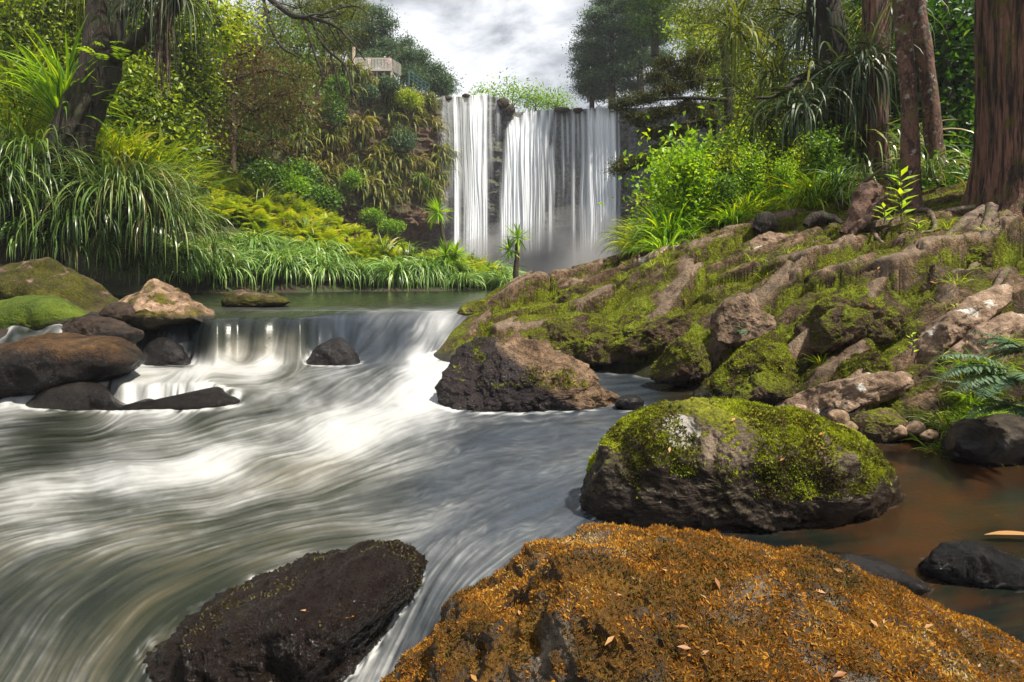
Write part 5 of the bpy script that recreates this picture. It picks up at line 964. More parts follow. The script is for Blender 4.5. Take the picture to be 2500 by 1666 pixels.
tree('broadleaf_tree', 'shadowy leafy tree beyond the giant trunk at the right edge', B_dark, [[(1040, 190, 26, 4), (1045, 80, 26, 4), (1050, -20, 26, 4)]], [(1040, 40, 26, 50, 50), (1050, 120, 26, 50, 50), (1100, 60, 26, 50, 80)], 'backlit', 600, 11, .34, .2, 746, spread=1.3)
# right trunks
tree('slim_trunk_tree', 'reddish trunk with pale lichen spots, straighter of the close pair', B_red, [[(911, 216, 13.0, 14), (910.5, 200, 13, 10.5), (910.5, 170, 13, 8.8), (910, 116, 13, 7.6), (906, 60, 13, 7.6), (902, 10, 13, 7.8), (897, -50, 13, 7.8)]], [], None, 0, 0, 0, 0, 751, segs=40, bump=.10)
tree('slim_trunk_tree', 'lichen spotted trunk leaning left, right of the close pair', B_red, [[(938, 200, 15.5, 9.5), (936, 170, 15.5, 8.2), (932, 120, 15.5, 7.8), (925.5, 60, 15.5, 7.2), (919, 15, 15.5, 7), (911, -50, 15.5, 7)]], [], None, 0, 0, 0, 0, 752, segs=40, bump=.10)
tree('dark_trunk_tree', 'straight dark furrowed trunk left of the reddish pair', B_giant, [[(874, 196, 16.5, 15), (874, 170, 16.5, 12.5), (875, 100, 16.5, 12), (876, 40, 16.5, 12.5), (876, -50, 16.5, 12)]], [], None, 0, 0, 0, 0, 753, segs=30, bump=.10)
tree('dark_trunk_tree', 'leaning dark trunk hung with strap leaf plants', B_dark, [[(852, 200, 18, 10), (848, 160, 18, 10), (842, 100, 18, 13), (832, 50, 18, 15), (824, 0, 18, 15), (818, -50, 18, 15)], [(832, 60, 18, 6), (815, 72, 17.6, 4), (795, 82, 17.3, 3), (775, 96, 17, 2), (755, 98, 17, 1.2)], [(838, 70, 18, 5), (860, 48, 17.6, 4), (885, 30, 17.4, 3), (905, 10, 17, 2)]], [], None, 0, 0, 0, 0, 754, segs=30, bump=.3)
tree('slim_trunk_tree', 'thin dark trunk in shade beside the giant one', B_dark, [[(955, 165, 22, 3.5), (951, 120, 22, 3), (947, 70, 22, 2.6), (944, 0, 22, 2.4)]], [], None, 0, 0, 0, 0, 755)
# the giant
gt = root('giant_tree', P(1000, 222, 11), 'huge furrowed red brown trunk with mossy flared roots at the right edge', 'tree'); b = P(1000, 222, 11)
mb = MB(); nth, nz_ = 320, 120; th = np.linspace(0, 2*np.pi, nth, endpoint=False); FR_ = 6.5; zz = np.concatenate([np.linspace(-1.0, 1.6, 50), np.linspace(1.65, 9, 70)])
TH, ZZ = np.meshgrid(th, zz); flare = 1+.62*np.exp(-np.maximum(ZZ, -.9)/.75)*.55
Rr = 1.02*flare*(1+.055*ridged(np.c_[(np.cos(TH)*FR_).ravel(), (np.sin(TH)*FR_).ravel(), (ZZ*.10).ravel()], 4, 3).reshape(TH.shape))+.22*np.exp(-np.maximum(ZZ, -.8)/.6)*np.cos(TH*5+.6)
Rr += .12*sstep(1.8, 0, ZZ)*fbm(np.c_[(np.cos(TH)*2).ravel(), (np.sin(TH)*2).ravel(), (ZZ*1.1).ravel()], 4, 9).reshape(TH.shape)
ctr = np.array([1.48, .6, 0]); V = np.stack([np.cos(TH)*Rr+ctr[0]-ZZ*.012, np.sin(TH)*Rr+ctr[1], ZZ], -1)
mb.add(V.reshape(-1, 3), grid_faces(len(zz), nth, True)); mb.build('trunk', B_giant, gt)
def onbank(pts, lift):
    out = []
    for (u, v, Y) in pts:
        p = P(u, v, Y); p[2] = zB(p[0], p[1])+lift; out.append(p)
    return out
for i, (pts, r0, r1) in enumerate([([(985, 222, 10.6), (965, 222, 10.2), (945, 230, 10.0), (925, 234, 9.9), (905, 236, 10)], .12, .03), ([(992, 225, 10.2), (985, 238, 9.6), (972, 246, 9.1), (955, 250, 8.9), (940, 256, 8.7)], .09, .02), ([(1012, 250, 9.2), (1006, 268, 8.5), (996, 276, 8.2), (982, 272, 8.1), (970, 276, 8)], .06, .02), ([(975, 218, 11.4), (950, 214, 11.6), (930, 214, 11.9), (905, 216, 12.2)], .09, .03)]):
    mb = MB(); q_ = onbank(pts, .0); q_[0][2] += .12; tube(mb, [x-b for x in q_], np.linspace(r0, r1, len(q_)), 9, 26, .35, 40+i); mb.build('root', B_root, gt)
# roots of the slim trunks, logs
for i, (pts, r0, l) in enumerate([([(912, 206, 12.8), (895, 212, 12.4), (880, 222, 12), (862, 228, 11.7), (850, 240, 11.2)], .07, 'pale crooked root snaking over the soil below the reddish trunk'), ([(920, 210, 12.7), (930, 222, 11.8), (935, 232, 11), (920, 240, 10.6)], .07, 'short pale root curling right below the reddish trunk'), ([(872, 232, 11.4), (885, 240, 11), (905, 238, 10.9), (912, 246, 10.4)], .05, 'thin pale root lying across the moss in front of the stump')]):
    mb = MB(); q_ = onbank(pts, .05); tube(mb, q_, np.linspace(r0, .02, len(q_)), 8, 26, .4, 70+i); tag(mb.build('surface_root', B_root), l, 'root')
mb = MB(); tube(mb, [P(843, 234, 11.5), P(852, 224, 11.5), P(862, 208, 11.6), P(870, 194, 11.7), P(876, 187, 11.8)], [.07, .13, .19, .22, .10], 24, 50, .45, 81); tube(mb, [P(852, 234, 11.35), P(866, 220, 11.35), P(880, 206, 11.4), P(888, 198, 11.5)], [.05, .11, .14, .07], 20, 40, .45, 84)
tag(mb.build('stump', B_log), 'dark red brown rotting stump lying on the bank below the trunks', 'stump')
mb = MB(); tube(mb, [P(806, 226, 12.8), P(814, 219, 12.8), P(828, 218, 12.7), P(842, 224, 12.5)], [.09, .13, .12, .06], 12, 26, .3, 82); tag(mb.build('log', B_dark), 'short curved dark log at the edge of the saplings', 'log')
mb = MB(); tube(mb, [P(758, 232, 13.4), P(766, 222, 13.4), P(776, 226, 13.4)], [.16, .22, .14], 12, 20, .4, 83); tag(mb.build('log', B_dark), 'stubby dark log end hidden in the grass', 'log')
mb = MB(); tube(mb, [P(860, 186, 12.5), P(872, 176, 12.5), P(886, 166, 12.4)], [.05, .04, .02], 7, 12, .3, 85); tag(mb.build('dead_branch', B_root), 'dead pale branch sticking up behind the stump', 'branch')
# perching lilies hanging on the right trunks
HG = [(838, 82, 17.2, 170, 2.6, 'silver', 'large silvery strap leaf clump hanging on the dark leaning trunk'), (800, 105, 17.0, 150, 2.3, 'silver', 'silvery strap leaf clump left of the leaning trunk'), (775, 70, 20, 150, 2.4, 'olive', 'olive strap leaf clump in the shaggy podocarp'), (860, 150, 17, 170, 2.6, 'sedge', 'green strap leaf clump low on the dark leaning trunk'),
      (832, 165, 17.5, 170, 2.6, 'olive', 'olive strap leaf clump hanging over the sunny saplings'), (870, 60, 16, 100, 2.0, 'silver', 'thin silvery strap leaves across the straight dark trunk'), (812, 20, 18.5, 140, 2.6, 'silver', 'silvery strap leaf clump at the top edge'), (888, 10, 17, 110, 2.2, 'sedge', 'green strap leaf clump high between the right trunks'),
      (760, 120, 19, 130, 2.2, 'olive', 'brownish hanging strap leaf clump left of the others'), (735, 30, 23, 130, 2.6, 'olive', 'olive strap leaf clump under the top left boughs of the podocarp'), (905, 150, 17.5, 120, 2.0, 'sedge', 'dark strap leaf clump behind the reddish trunk')]
for i, (u, v, Y, n, L, mt, l) in enumerate(HG): hang(u, v, Y, n, L, 760+i, l, mt, .06)
# saplings and shrubs in the sun behind the bank
def sapling(seed, h, n, leaf, L):
    g_ = np.random.default_rng(seed); r = root('sapling', (0, 0, 0), '', 'sapling'); st = MB(); lf = MB()
    for k in range(n):
        a = g_.random()*6.28; sp_ = g_.uniform(.1, .5); top = np.array([math.cos(a)*sp_*h*.6, math.sin(a)*sp_*h*.6, h*g_.uniform(.6, 1.05)]); mid = top*np.array([.35, .35, .55]); path = spline([np.zeros(3), mid, top], 12)
        tube(st, path, np.linspace(.018, .006, 12), 5); m = int(110*h/1.6); t_ = g_.uniform(.2, 1, m)*11; i = np.minimum(t_.astype(int), 10); c = path[i]+(path[i+1]-path[i])*(t_-i)[:, None]+g_.normal(size=(m, 3))*.07*h
        d = rvec(g_, m)+np.array([0, 0, -.05]); d /= np.linalg.norm(d, axis=1)[:, None]; leaves(lf, c, d, np.array([0, 0, 1.])+rvec(g_, m)*.6, L*g_.uniform(.6, 1.2, m), L*.5*g_.uniform(.7, 1.2, m), np.clip(g_.uniform(.15, 1, m), 0, 1))
    st.build('stems', B_brown, r); lf.build('foliage', M[leaf], r); return r
zRB = lambda x, y: max(zR(x, y), zB(x, y) if y < 23.5 and x < 13.5 else -9)
pool = [sapling(800+i, 2.0, 20, ('bright', 'yellow', 'gloss', 'bright', 'dark')[i], (.12, .10, .15, .09, .13)[i]) for i in range(5)]
sp = []
for i in range(56):
    u = rg.uniform(674, 850); Y = rg.uniform(15.2, 21 if u < 720 else 24); sp.append(zpt(u, Y, zRB, -.05))
place(pool, sp, 'leafy green sapling in the sunny thicket behind the rocky bank', 'sapling', 'saplings in the sunny thicket', rg, (.7, 1.35)); done(pool)
pool = [proto(tussock(120, 1.3, .045, 820+i, 'bright', el=(.7, 1.5), dr=(1.0, 2.8), rad=.25), 'grass_tuft', M['yellow' if i == 1 else 'bright']) for i in range(3)]
sp = [zpt(rg.uniform(640, 850), rg.uniform(14.6, 18), zRB, -.02) for i in range(40)]
place(pool, sp, 'tall bright grass tuft along the foot of the sunny thicket', 'grass tuft', 'grass tufts by the sunny thicket', rg, (.55, 1.1)); done(pool)
pool = [proto(tussock(150, 1.8, .05, 830+i, 'bright', el=(.7, 1.5), dr=(1.2, 2.6), rad=.3), 'reed_clump', M['pale'if i else 'yellow']) for i in range(2)]
place(pool, [zpt(u, Y, zRB, -.05) for u, Y in ((648, 19), (660, 18.2), (655, 20.5), (672, 19.5), (640, 20.5), (668, 17.6))], 'feathery pale reed clump at the right foot of the falls', 'reed clump', 'reeds right of the falls', rg, (.8, 1.2)); done(pool)
tr_ = [(700, 150, 21, 1.0, 'tall sapling with large leaves overlapping the grey cliff'), (672, 165, 20, .9, 'leafy sapling nearest the falls, twigs against the grey rock')]
for i, (u, v, Y, s, l) in enumerate(tr_):
    tree('sapling', l, B_brown, [[(u+22, v+80, Y, 1.2), (u+10, v+40, Y, .9), (u, v, Y, .5)], [(u+14, v+50, Y, .7), (u-8, v+20, Y, .3)], [(u+10, v+35, Y, .7), (u+24, v+5, Y, .3)]], [(u, v, Y, 20, 14), (u-10, v+22, Y, 16, 12), (u+20, v+15, Y, 18, 16), (u+8, v+45, Y, 22, 18)], 'bright', 110, 7, .28, .15, 840+i, 'sapling', None, gap=.35, spread=1.5, twigs=30)
tree('sapling', 'wispy olive bush with twigs at the far end of the sunny thicket', B_brown, [[(668, 240, 22, 1), (664, 210, 22, .7), (660, 195, 22, .4)]], [(662, 200, 22, 14, 10), (655, 215, 22, 10, 10)], 'yellow', 60, 8, .2, .12, 845, 'sapling', None, gap=.3, spread=1.4, twigs=14)
# understory at the foot of the right forest
for i, (u, v, Y, ru, rv, mt, l) in enumerate(((905, 185, 17, 26, 20, 'dark', 'dark ferny undergrowth behind the reddish trunk'), (950, 195, 15.5, 26, 18, 'dark', 'dark undergrowth between the leaning slim trunk and the giant'), (840, 185, 18.5, 26, 18, 'olive', 'shaded shrub behind the stump'), (790, 150, 22, 30, 24, 'bright', 'sunny shrub under the hanging strap leaves'), (745, 150, 25, 30, 26, 'yellow', 'yellow green shrub at the back of the thicket'), (715, 175, 24, 22, 22, 'bright', 'leafy shrub in the middle of the thicket'), (820, 205, 16, 20, 14, 'bright', 'low bright shrub left of the stump'))):
    tree('shrub', l, B_dark, [[(u, v+rv, Y, 1.2), (u, v, Y, .8), (u+2, v-rv*.6, Y, .4)]], [(u, v, Y, ru*.85, rv*.85), (u-ru*.5, v+rv*.3, Y, ru*.5, rv*.55), (u+ru*.5, v+rv*.3, Y, ru*.5, rv*.55)], mt, 330, 11, .17, .10, 860+i, 'shrub', None, gap=.12, spread=1.2)
for i, (u, v, Y, n, L, mt, l) in enumerate(((838, 196, 14.5, 150, 1.1, 'pale', 'pale grass clump arching just left of the stump'), (930, 180, 14.5, 90, 1.2, 'sedge', 'strap leaf clump between the pair of slim trunks'), (865, 190, 13.6, 60, .9, 'sedge', 'thin grass clump behind the stump'), (812, 212, 14.6, 110, .9, 'bright', 'soft green grass clump above the curved log'))):
    bigsedge(u, v, Y, n, L, .035, 880+i, l, mt, rad=.2, name='grass_clump')
# leafy seedling in front of the reddish trunk
def seedling(u, v, Y, h, n, L, seed, label):
    g_ = np.random.default_rng(seed); b = P(u, v, Y); r = root('seedling', b, label, 'seedling'); st = MB(); tube(st, [(0, 0, 0), (.02, 0, h*.5), (-.02, .02, h)], [.012, .01, .006], 6, 10); st.build('stem', B_brown, r)
    lf = MB(); k = np.arange(n); a = k*2.4; c = np.stack([0*a, 0*a, h*(.15+.85*k/n)], 1); d = np.stack([np.cos(a), np.sin(a)*.7, .45+0*a], 1); d /= np.linalg.norm(d, axis=1)[:, None]
    leaves(lf, c, d, np.tile([0, -.4, 1.], (n, 1)), L*g_.uniform(.8, 1.1, n), L*.3, g_.uniform(.7, 1, n), .1); lf.build('foliage', M['bright'], r)
seedling(901, 222, 11.2, 1.0, 17, .36, 1, 'seedling with long bright leaves in front of the reddish trunk')
seedling(884, 224, 11.0, .35, 8, .26, 2, 'tiny bright seedling left of the taller one')
seedling(917, 236, 10.4, .3, 7, .2, 3, 'small bright seedling rooted among the pale roots')
seedling(957, 322, 7.7, .25, 8, .09, 4, 'tiny plant in the dark crack beside the tilted block')
seedling(912, 356, 7.2, .3, 9, .1, 5, 'tiny plant growing from the seam of the long pale slab')
# near right plants: grass and silver ferns
pool = [proto(tussock(110, .42, .010, 900+i, 'bright', el=(.5, 1.5), dr=(1.0, 2.6), rad=.14, k=6), 'grass_tuft', M['bright' if i < 2 else 'olive']) for i in range(3)]
sp = [np.append(P(u, v, Y)[:2], zB(*P(u, v, Y)[:2])) for u, v, Y in [(rg.uniform(935, 1030), 0, rg.uniform(5.9, 7.1)) for i in range(26)]]
place(pool, sp, 'fine green grass tuft on the right bank above the undercut rock', 'grass tuft', 'grass tufts on the near right bank', rg, (.6, 1.1)); done(pool)
def nearfern(u, v, Y, n, L, seed, label, azr=(2.2, 4.6)):
    g_ = np.random.default_rng(seed); mb = MB()
    for i in range(n): frond(mb, np.zeros(3), g_.uniform(*azr), g_.uniform(.1, .9), L*g_.uniform(.75, 1.1), g_.uniform(.7, 1.4), 26, L*.22, g_.uniform(.3, .9), g_, 9, .22)
    o = mb.build('fern', M['fernbank']); o.location = tuple(P(u, v, Y)); tag(o, label, 'fern')
nearfern(1022, 378, 5.6, 9, .85, 911, 'silvery fern with long fronds leaning out over the brown pool'); nearfern(1010, 408, 5.7, 8, .6, 912, 'smaller silvery fern low above the undercut rock'); nearfern(1034, 352, 6.0, 8, .6, 913, 'fern tuft highest at the right edge')
nearfern(745, 330, 9.5, 6, .25, 914, 'small fern in the dark hollow under the grey block')
pool = [proto(tussock(30, .28, .008, 920+i, 'yellow', el=(.6, 1.5), dr=(.5, 2.2), rad=.08, k=5), 'grass_tuft', M['yellow']) for i in range(2)]
sp = []
for i in range(60):
    x = rg.uniform(2.5, 10); y = rg.uniform(8, 15); z = zB(x, y)
    if z > .6: sp.append((x, y, z-.01))
place(pool, sp, 'thin yellowish grass tuft growing in a crack of the rocky bank', 'grass tuft', 'thin grass tufts on the rocky bank', rg, (.6, 1.3)); done(pool)
for i, (u, Y) in enumerate([(525, 34), (540, 35), (555, 36), (535, 33)]):
    mb = tussock(200, 1.0, .05, 940+i, 'yellow', rad=1.2, el=(.8, 1.5), dr=(.6, 2)); o = mb.build('grass_clump', M['yellow']); o.location = (float((u-512)*Y/F), Y, 1.0); tag(o, 'sunny yellow grass clump past the forked cabbage tree at the foot of the falls', 'grass clump', 'sunny grass past the forked cabbage tree')

# ------------------------------------------------------------------ moss cushions on the near boulders
def mossy(obj, n, L, Wd, seed, mat, name, dens, k=3, zmin=-9, el=(.3, 1.4)):
    g_ = np.random.default_rng(seed); me = obj.data; nv_ = len(me.vertices); c = np.empty(nv_*3, np.float32); me.vertices.foreach_get('co', c); c = c.reshape(-1, 3)
    nn = np.empty(nv_*3, np.float32); me.vertices.foreach_get('normal', nn); nn = nn.reshape(-1, 3)
    idx = np.empty(len(me.loops), np.int32); me.loops.foreach_get('vertex_index', idx); fq = idx.reshape(-1, 4) if len(idx) % 4 == 0 else idx[:len(idx)//4*4].reshape(-1, 4)
    a, b_, c_, d_ = (c[fq[:, j]] for j in range(4)); ar = np.linalg.norm(np.cross(c_-a, d_-b_), axis=1); fi = g_.choice(len(fq), n, p=ar/ar.sum())
    r1, r2 = g_.random((2, n, 1)); p = (a[fi]*(1-r1)+b_[fi]*r1)*(1-r2)+(d_[fi]*(1-r1)+c_[fi]*r1)*r2; nr_ = nn[fq[fi, 0]]
    m_ = dens(p, nr_, g_); p, nr_ = p[m_], nr_[m_]; n = len(p)
    d = nr_*.75+rvec(g_, n)*.75+np.array([0, 0, .15]); d /= np.linalg.norm(d, axis=1)[:, None]; mb = MB()
    cl = .42+.60*fbm(p*2.6, 4, seed+3)+.34*fbm(p*11, 2, seed); cl = cl*.75+g_.random(n)*.40-.08-(.22*np.clip(fbm(p*1.4, 3, seed+40)+.15, 0, 1) if mat.name.startswith('green') else 0)
    leaves(mb, p-nr_*L*.2, d, nr_+rvec(g_, n)*.8, L*g_.uniform(.5, 1.3, n), Wd*g_.uniform(.6, 1.3, n), np.clip(cl, 0, 1), .35)
    mb.build(name, mat, obj)
M['omoss'] = leafmat('orange_moss', [(0, (.03, .016, .006)), (.16, (.085, .075, .010)), (.34, (.22, .085, .008)), (.54, (.40, .17, .012)), (.72, (.52, .28, .03)), (.86, (.42, .31, .12)), (1, (.55, .47, .32))], .3, .7, .3)
M['gmoss'] = leafmat('green_moss', [(0, (.07, .04, .007)), (.12, (.05, .05, .005)), (.34, (.12, .13, .007)), (.65, (.30, .38, .012)), (.9, (.46, .50, .03)), (1, (.45, .30, .05))], .35, .7, .3)
M['bmoss'] = leafmat('brown_moss', [(0, (.02, .016, .005)), (.5, (.06, .045, .01)), (.85, (.12, .13, .015)), (1, (.18, .11, .03))], .25, .6, .4)
byl = {o.get('label', ''): o for o in COL.objects}
bo = lambda s: next(o for l, o in byl.items() if l.startswith(s))
mossy(bo('huge boulder in front'), 330000, .0145, .005, 1, M['omoss'], 'moss', lambda p, n, g_: (1.1*fbm(p*1.9, 4, 5)+.6*fbm(p*8, 3, 6)+g_.random(len(p))*.6 > -.42) & (n[:, 2] > -.2) & (n[:, 0]-.25*fbm(p*5, 2, 8) > -.62))
M['curl'] = leafmat('curled_dry_moss', [(0, (.10, .05, .012)), (.5, (.30, .17, .05)), (1, (.55, .42, .26))], .2, .7, .3)
mossy(bo('huge boulder in front'), 9000, .020, .006, 21, M['curl'], 'dry_moss', lambda p, n, g_: (1.1*fbm(p*1.9, 4, 5)+.9*fbm(p*14, 2, 9) > .05) & (n[:, 2] > -.2))
mossy(bo('large rounded boulder'), 150000, .026, .011, 2, M['gmoss'], 'moss', lambda p, n, g_: (1.7*fbm(p*1.7, 4, 15)+n[:, 2]*.5+(p[:, 2]-.5)*.5+g_.random(len(p))*.6+.35*fbm(p*4.5, 3, 16) > .38) & (p[:, 2] > .27+.06*fbm(p*3, 2, 7)) & (np.hypot(p[:, 0]-1.48, (p[:, 2]-.80)*1.2) > .19+.12*fbm(p*6, 3, 3)))
mossy(bo('wet black boulder'), 30000, .022, .010, 3, M['bmoss'], 'moss', lambda p, n, g_: (fbm(p*2.2, 4, 25)+g_.random(len(p))*.4+n[:, 2]*.3+np.clip((p[:, 0]+.85)*1.3, -.4, .8) > .62))
mossy(bo('wedge shaped boulder'), 30000, .045, .02, 4, M['gmoss'], 'moss', lambda p, n, g_: (fbm(p*1.6, 4, 35)+g_.random(len(p))*.3+n[:, 2]*.25 > .62) & (p[:, 2] > .3))
ob = bpy.data.objects['rocky_bank']
cmat = lambda p: CELLM[np.clip((p[:, 1]-3.2)/20.8*759, 0, 759).astype(int), np.clip((p[:, 0]+2.6)/16.6*619, 0, 619).astype(int)]
cvat = lambda p: bconv[np.clip((p[:, 1]-3.2)/20.8*759, 0, 759).astype(int), np.clip((p[:, 0]+2.6)/16.6*619, 0, 619).astype(int)]
mossy(ob, 300000, .036, .014, 5, M['gmoss'], 'bank_moss', lambda p, n, g_: (fbm(p*np.array([.9, .9, 1.2]), 4, 45)+g_.random(len(p))*.35+n[:, 2]*.25-cvat(p)*3+.5*cmat(p) > .36) & (p[:, 2] > .25) & (p[:, 0] > -1.5) & (p[:, 1] < 17))
for k_, (pre, n_) in enumerate((('broad cracked', 9000), ('bulging green', 16000), ('moss covered hump', 7000), ('broad moss hump', 9000), ('long low moss', 14000), ('small moss cushion', 6000), ('knuckle', 5000), ('mossy hump', 8000), ('low mossy rock', 6000), ('mossy step', 7000), ('mossy ledge', 6000), ('moss cushion', 8000), ('mossy snout', 5000))):
    mossy(bo(pre), n_, .036, .014, 60+k_, M['gmoss'], 'moss', lambda p, n, g_: (fbm(p*np.array([1.2, 1.2, 1.5]), 4, 45)+g_.random(len(p))*.4+n[:, 2]*.3 > .25) & (p[:, 2] > .22))
# fallen leaves
M['fallen'] = leafmat('fallen_leaf', [(0, (.25, .10, .03)), (.5, (.42, .22, .07)), (1, (.45, .27, .15))], .2, .5)
gl = np.random.default_rng(3); bpy.context.view_layer.update(); dg = bpy.context.evaluated_depsgraph_get(); spots = []
SP = [(520, 389), (545, 377), (640, 640), (690, 650), (300, 612), (345, 620), (735, 450), (775, 470), (25, 322), (190, 300)]+[(gl.uniform(470, 980), gl.uniform(560, 680)) for k in range(16)]+[(gl.uniform(620, 860), gl.uniform(410, 470)) for k in range(10)]+[(gl.uniform(640, 980), gl.uniform(260, 390)) for k in range(22)]
for u, v in SP:
    d = P(u, v, 1.0)-np.array((0, 0, EYE)); ok, loc, nr_, ix, ob_, mt = SC.ray_cast(dg, (0, 0, EYE), tuple(d))
    if ok and ob_.name.split('.')[0] in ('boulder', 'rock', 'rocky_bank', 'moss', 'bank_moss', 'dry_moss'): spots.append((np.array(loc), np.array(nr_), 'bank' if v < 400 and u > 600 else 'boulder'))
for i, (p, nr_, w_) in enumerate(spots):
    if nr_[2] < 0: nr_ = -nr_
    nr_ = nr_*.5+np.array([0, 0, .6]); nr_ /= np.linalg.norm(nr_); d = np.cross(nr_, rvec(gl, 1)[0]); d /= np.linalg.norm(d); s = gl.uniform(.014, .02)*math.sqrt(p[1])*1.1
    mb = MB(); leaves(mb, np.zeros((1, 3)), d[None], nr_[None], s*1.6, s*.55, np.array([gl.random()*.9]), .12); o = mb.build('fallen_leaf', M['fallen']); o.location = tuple(p+nr_*.008)
    tag(o, 'small dry leaf lying on a boulder in the stream' if w_ == 'boulder' else 'small dry leaf lying on the mossy rocky bank', 'leaf', 'dry leaves on the boulders' if w_ == 'boulder' else 'dry leaves on the rocky bank')
mb = MB(); blades(mb, np.array([[0, 0, 0.]]), np.array([math.pi]), .12, .36, .065, .28, np.array([.6]), 6); o = mb.build('floating_leaf', M['fallen']); o.location = (3.78, 4.12, .05); tag(o, 'long pale pink leaf floating at the right edge of the brown pool', 'leaf')

# ------------------------------------------------------------------ lookout, people, fence
wood = plain('weathered_wood', (.44, .40, .37)); Y0 = 67.0; k = Y0/F
x0, x1 = (355-512)*k, (391-512)*k; zd = EYE-(69-272)*k; b = np.array((x0, Y0, zd)); r = root('lookout', b, 'grey timber lookout deck with slatted railing on the cliff edge', 'lookout')
mb = MB(); mb.box(((x1-x0)/2, 1.6, -.12), ((x1-x0)/2, 1.7, .12)); mb.build('deck', wood, r, False)
mb = MB()
n = 26
for i in range(n): mb.box(((x1-x0)*i/(n-1), 0, .62), (.045, .025, .66))
mb.box(((x1-x0)/2, .05, 1.28), ((x1-x0)/2, .04, .05)); mb.box(((x1-x0)/2, .05, .25), ((x1-x0)/2, .04, .05))
for i in range(8): mb.box((x1-x0+.06+i*.11, i*.21+.1, .55-i*.015), (.03, .05, .72))
mb.build('railing', wood, r, False)
for i in range(6):
    mb = MB(); mb.box(((x1-x0)*i/5, .2, -1.3), (.09, .09, 1.3)); mb.build('post', wood, r, False)
mb = MB(); mb.box((-.12, -.05, .8), (.13, .13, 1.75)); mb.build('tall_post', plain('pale_post', (.55, .42, .33)), r, False)
wr = plain('wire', (.16, .17, .16)); r2 = root('wire_fence', (x0-2.4, Y0, zd-.4), 'tall wire fence panel left of the lookout post', 'fence')
mb = MB()
for i in range(12): mb.box((i*.2, 0, 1.2), (.012, .012, 1.3))
for j in range(4): mb.box((1.1, .02, .1+j*.75), (1.2, .012, .012))
mb.build('wire_panel', wr, r2, False)
def person(u, dy, shirt, hair, label, tall=1.7):
    """standing figure: one skinned body, hair and shirt as children"""
    loc = ((u-512)*k, Y0+dy, zd); s = tall/1.7
    vs = [(0, 0, .92), (0, 0, 1.15), (0, 0, 1.38), (0, 0, 1.50), (0, -.01, 1.62), (.19, 0, 1.38), (.25, -.05, 1.12), (.20, -.24, .98), (-.19, 0, 1.38), (-.25, -.05, 1.12), (-.20, -.24, .98), (.1, 0, .86), (.11, -.02, .47), (.11, 0, .05), (-.1, 0, .86), (-.11, -.02, .47), (-.11, 0, .05), (.11, -.14, .03), (-.11, -.14, .03)]
    es = [(0, 1), (1, 2), (2, 3), (3, 4), (2, 5), (5, 6), (6, 7), (2, 8), (8, 9), (9, 10), (0, 11), (11, 12), (12, 13), (0, 14), (14, 15), (15, 16), (13, 17), (16, 18)]
    rr = [.15, .14, .15, .055, .105, .065, .045, .035, .065, .045, .035, .085, .06, .045, .085, .06, .045, .035, .035]
    me = bpy.data.meshes.new('person'); me.from_pydata([tuple(c*s for c in v) for v in vs], es, []); o = bpy.data.objects.new('person', me); COL.objects.link(o); o.location = loc
    md = o.modifiers.new('skin', 'SKIN'); 
    for i, sv in enumerate(me.skin_vertices[0].data): sv.radius = (rr[i]*s, rr[i]*s); sv.use_root = i == 0
    o.modifiers.new('sub', 'SUBSURF').levels = 1; me.materials.append(plain('skin_'+hair, (.45, .28, .2))); tag(o, label, 'person')
    h = ellip('hair', (0, .025*s, 1.66*s), (.115*s, .115*s, .10*s), plain('hair_'+hair, {'dark': (.02, .015, .012), 'red': (.35, .10, .05), 'pale': (.6, .55, .5)}[hair]), 8); h.parent = o
    mb = MB(); tube(mb, [(0, 0, .84*s), (0, 0, 1.1*s), (0, 0, 1.36*s), (0, 0, 1.46*s)], [.18*s, .165*s, .2*s, .08*s], 12, 12)
    for q_ in (1, -1): tube(mb, [(.15*q_*s, 0, 1.4*s), (.22*q_*s, -.02, 1.28*s), (.25*q_*s, -.06, 1.12*s)], [.085*s, .075*s, .06*s], 8, 8)
    mb.build('shirt', plain('shirt_'+label[:14], shirt), o)
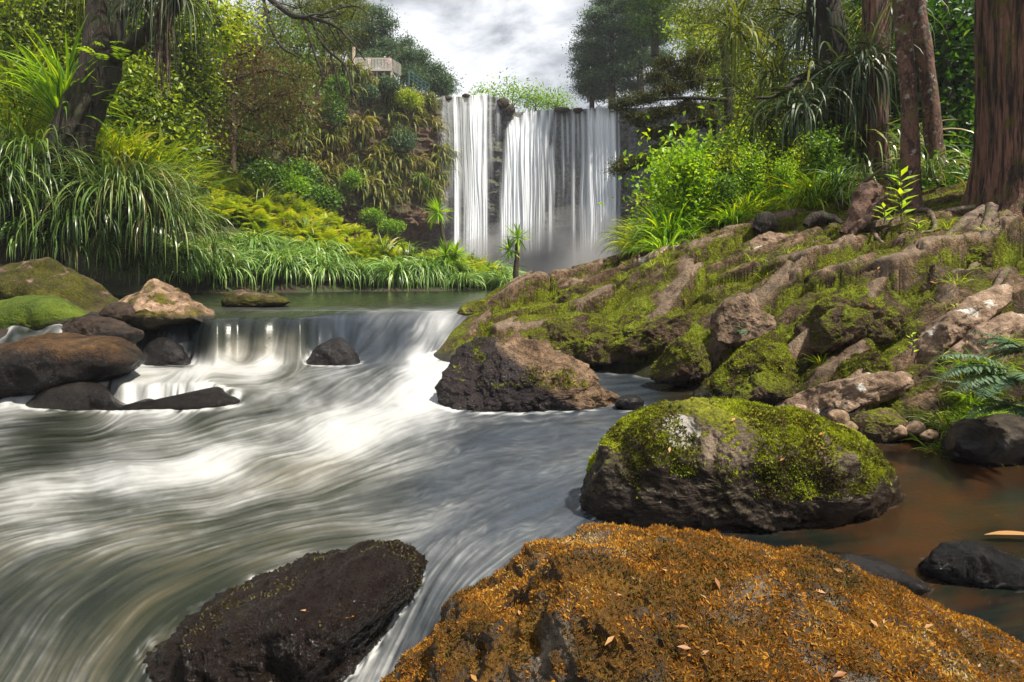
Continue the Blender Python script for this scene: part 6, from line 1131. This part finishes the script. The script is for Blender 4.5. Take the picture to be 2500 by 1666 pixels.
person(358.5, .6, (.03, .03, .035), 'dark', 'person in black at the left end of the lookout railing', 1.75)
person(367, .8, (.62, .55, .52), 'red', 'person with reddish hair and pale top near the middle of the railing', 1.68)
person(383.5, .6, (.10, .08, .14), 'pale', 'person in dark top with a pale hat near the right end of the railing', 1.68)
person(388, .7, (.70, .42, .38), 'red', 'person in pink top at the right corner of the railing', 1.66)
mb = MB(); tube(mb, [(0, 0, 0), (0, 0, .3), (0, 0, .6), (0, 0, .75)], [.25, .33, .28, .1], 12, 12, .15, 4); o = mb.build('backpack', plain('orange_cloth', (.55, .16, .09))); o.location = ((360-512)*k, Y0+.35, zd); tag(o, 'orange red pack behind the left slats of the lookout', 'backpack')
gp = plain('green_paint', (.03, .09, .08), .5); fa, fb = P(409, 80, 70), P(429, 93, 75); r = root('green_fence', fa, 'dark green post and rail fence running down to the falls', 'fence')
for i in range(6):
    p = (fb-fa)*i/5; mb = MB(); mb.box(p+np.array([0, 0, .3]), (.09, .09, .95)); mb.build('post', gp, r, False)
for j in range(3):
    mb = MB(); tube(mb, [np.array([0, -.1, .2+j*.45]), fb-fa+np.array([0, -.1, .2+j*.45])], [.06, .06], 6); mb.build('rail', gp, r)

# leaf litter on the forest floor
mb = MB(); gl = np.random.default_rng(41); n = 5200; x = gl.uniform(5.0, 13, n); y = gl.uniform(9.4, 15.5, n); z = np.array([zB(a, b_) for a, b_ in zip(x, y)]); k = z > 2.35; n = int(k.sum())
d = np.c_[gl.normal(size=(n, 2)), gl.normal(size=n)*.15]; d /= np.linalg.norm(d, axis=1)[:, None]; leaves(mb, np.c_[x[k], y[k], z[k]+.012], d, np.tile([0, 0, 1.], (n, 1))+gl.normal(size=(n, 3))*.4, gl.uniform(.04, .12, n), gl.uniform(.015, .035, n), gl.random(n)*.8, .15)
M['litter'] = leafmat('dead_leaf', [(0, (.05, .022, .010)), (.5, (.14, .06, .022)), (1, (.30, .16, .07))], .15, .7)
struct(mb.build('leaf_litter', M['litter']), 'stuff', 'brown fallen leaves scattered on the forest floor')
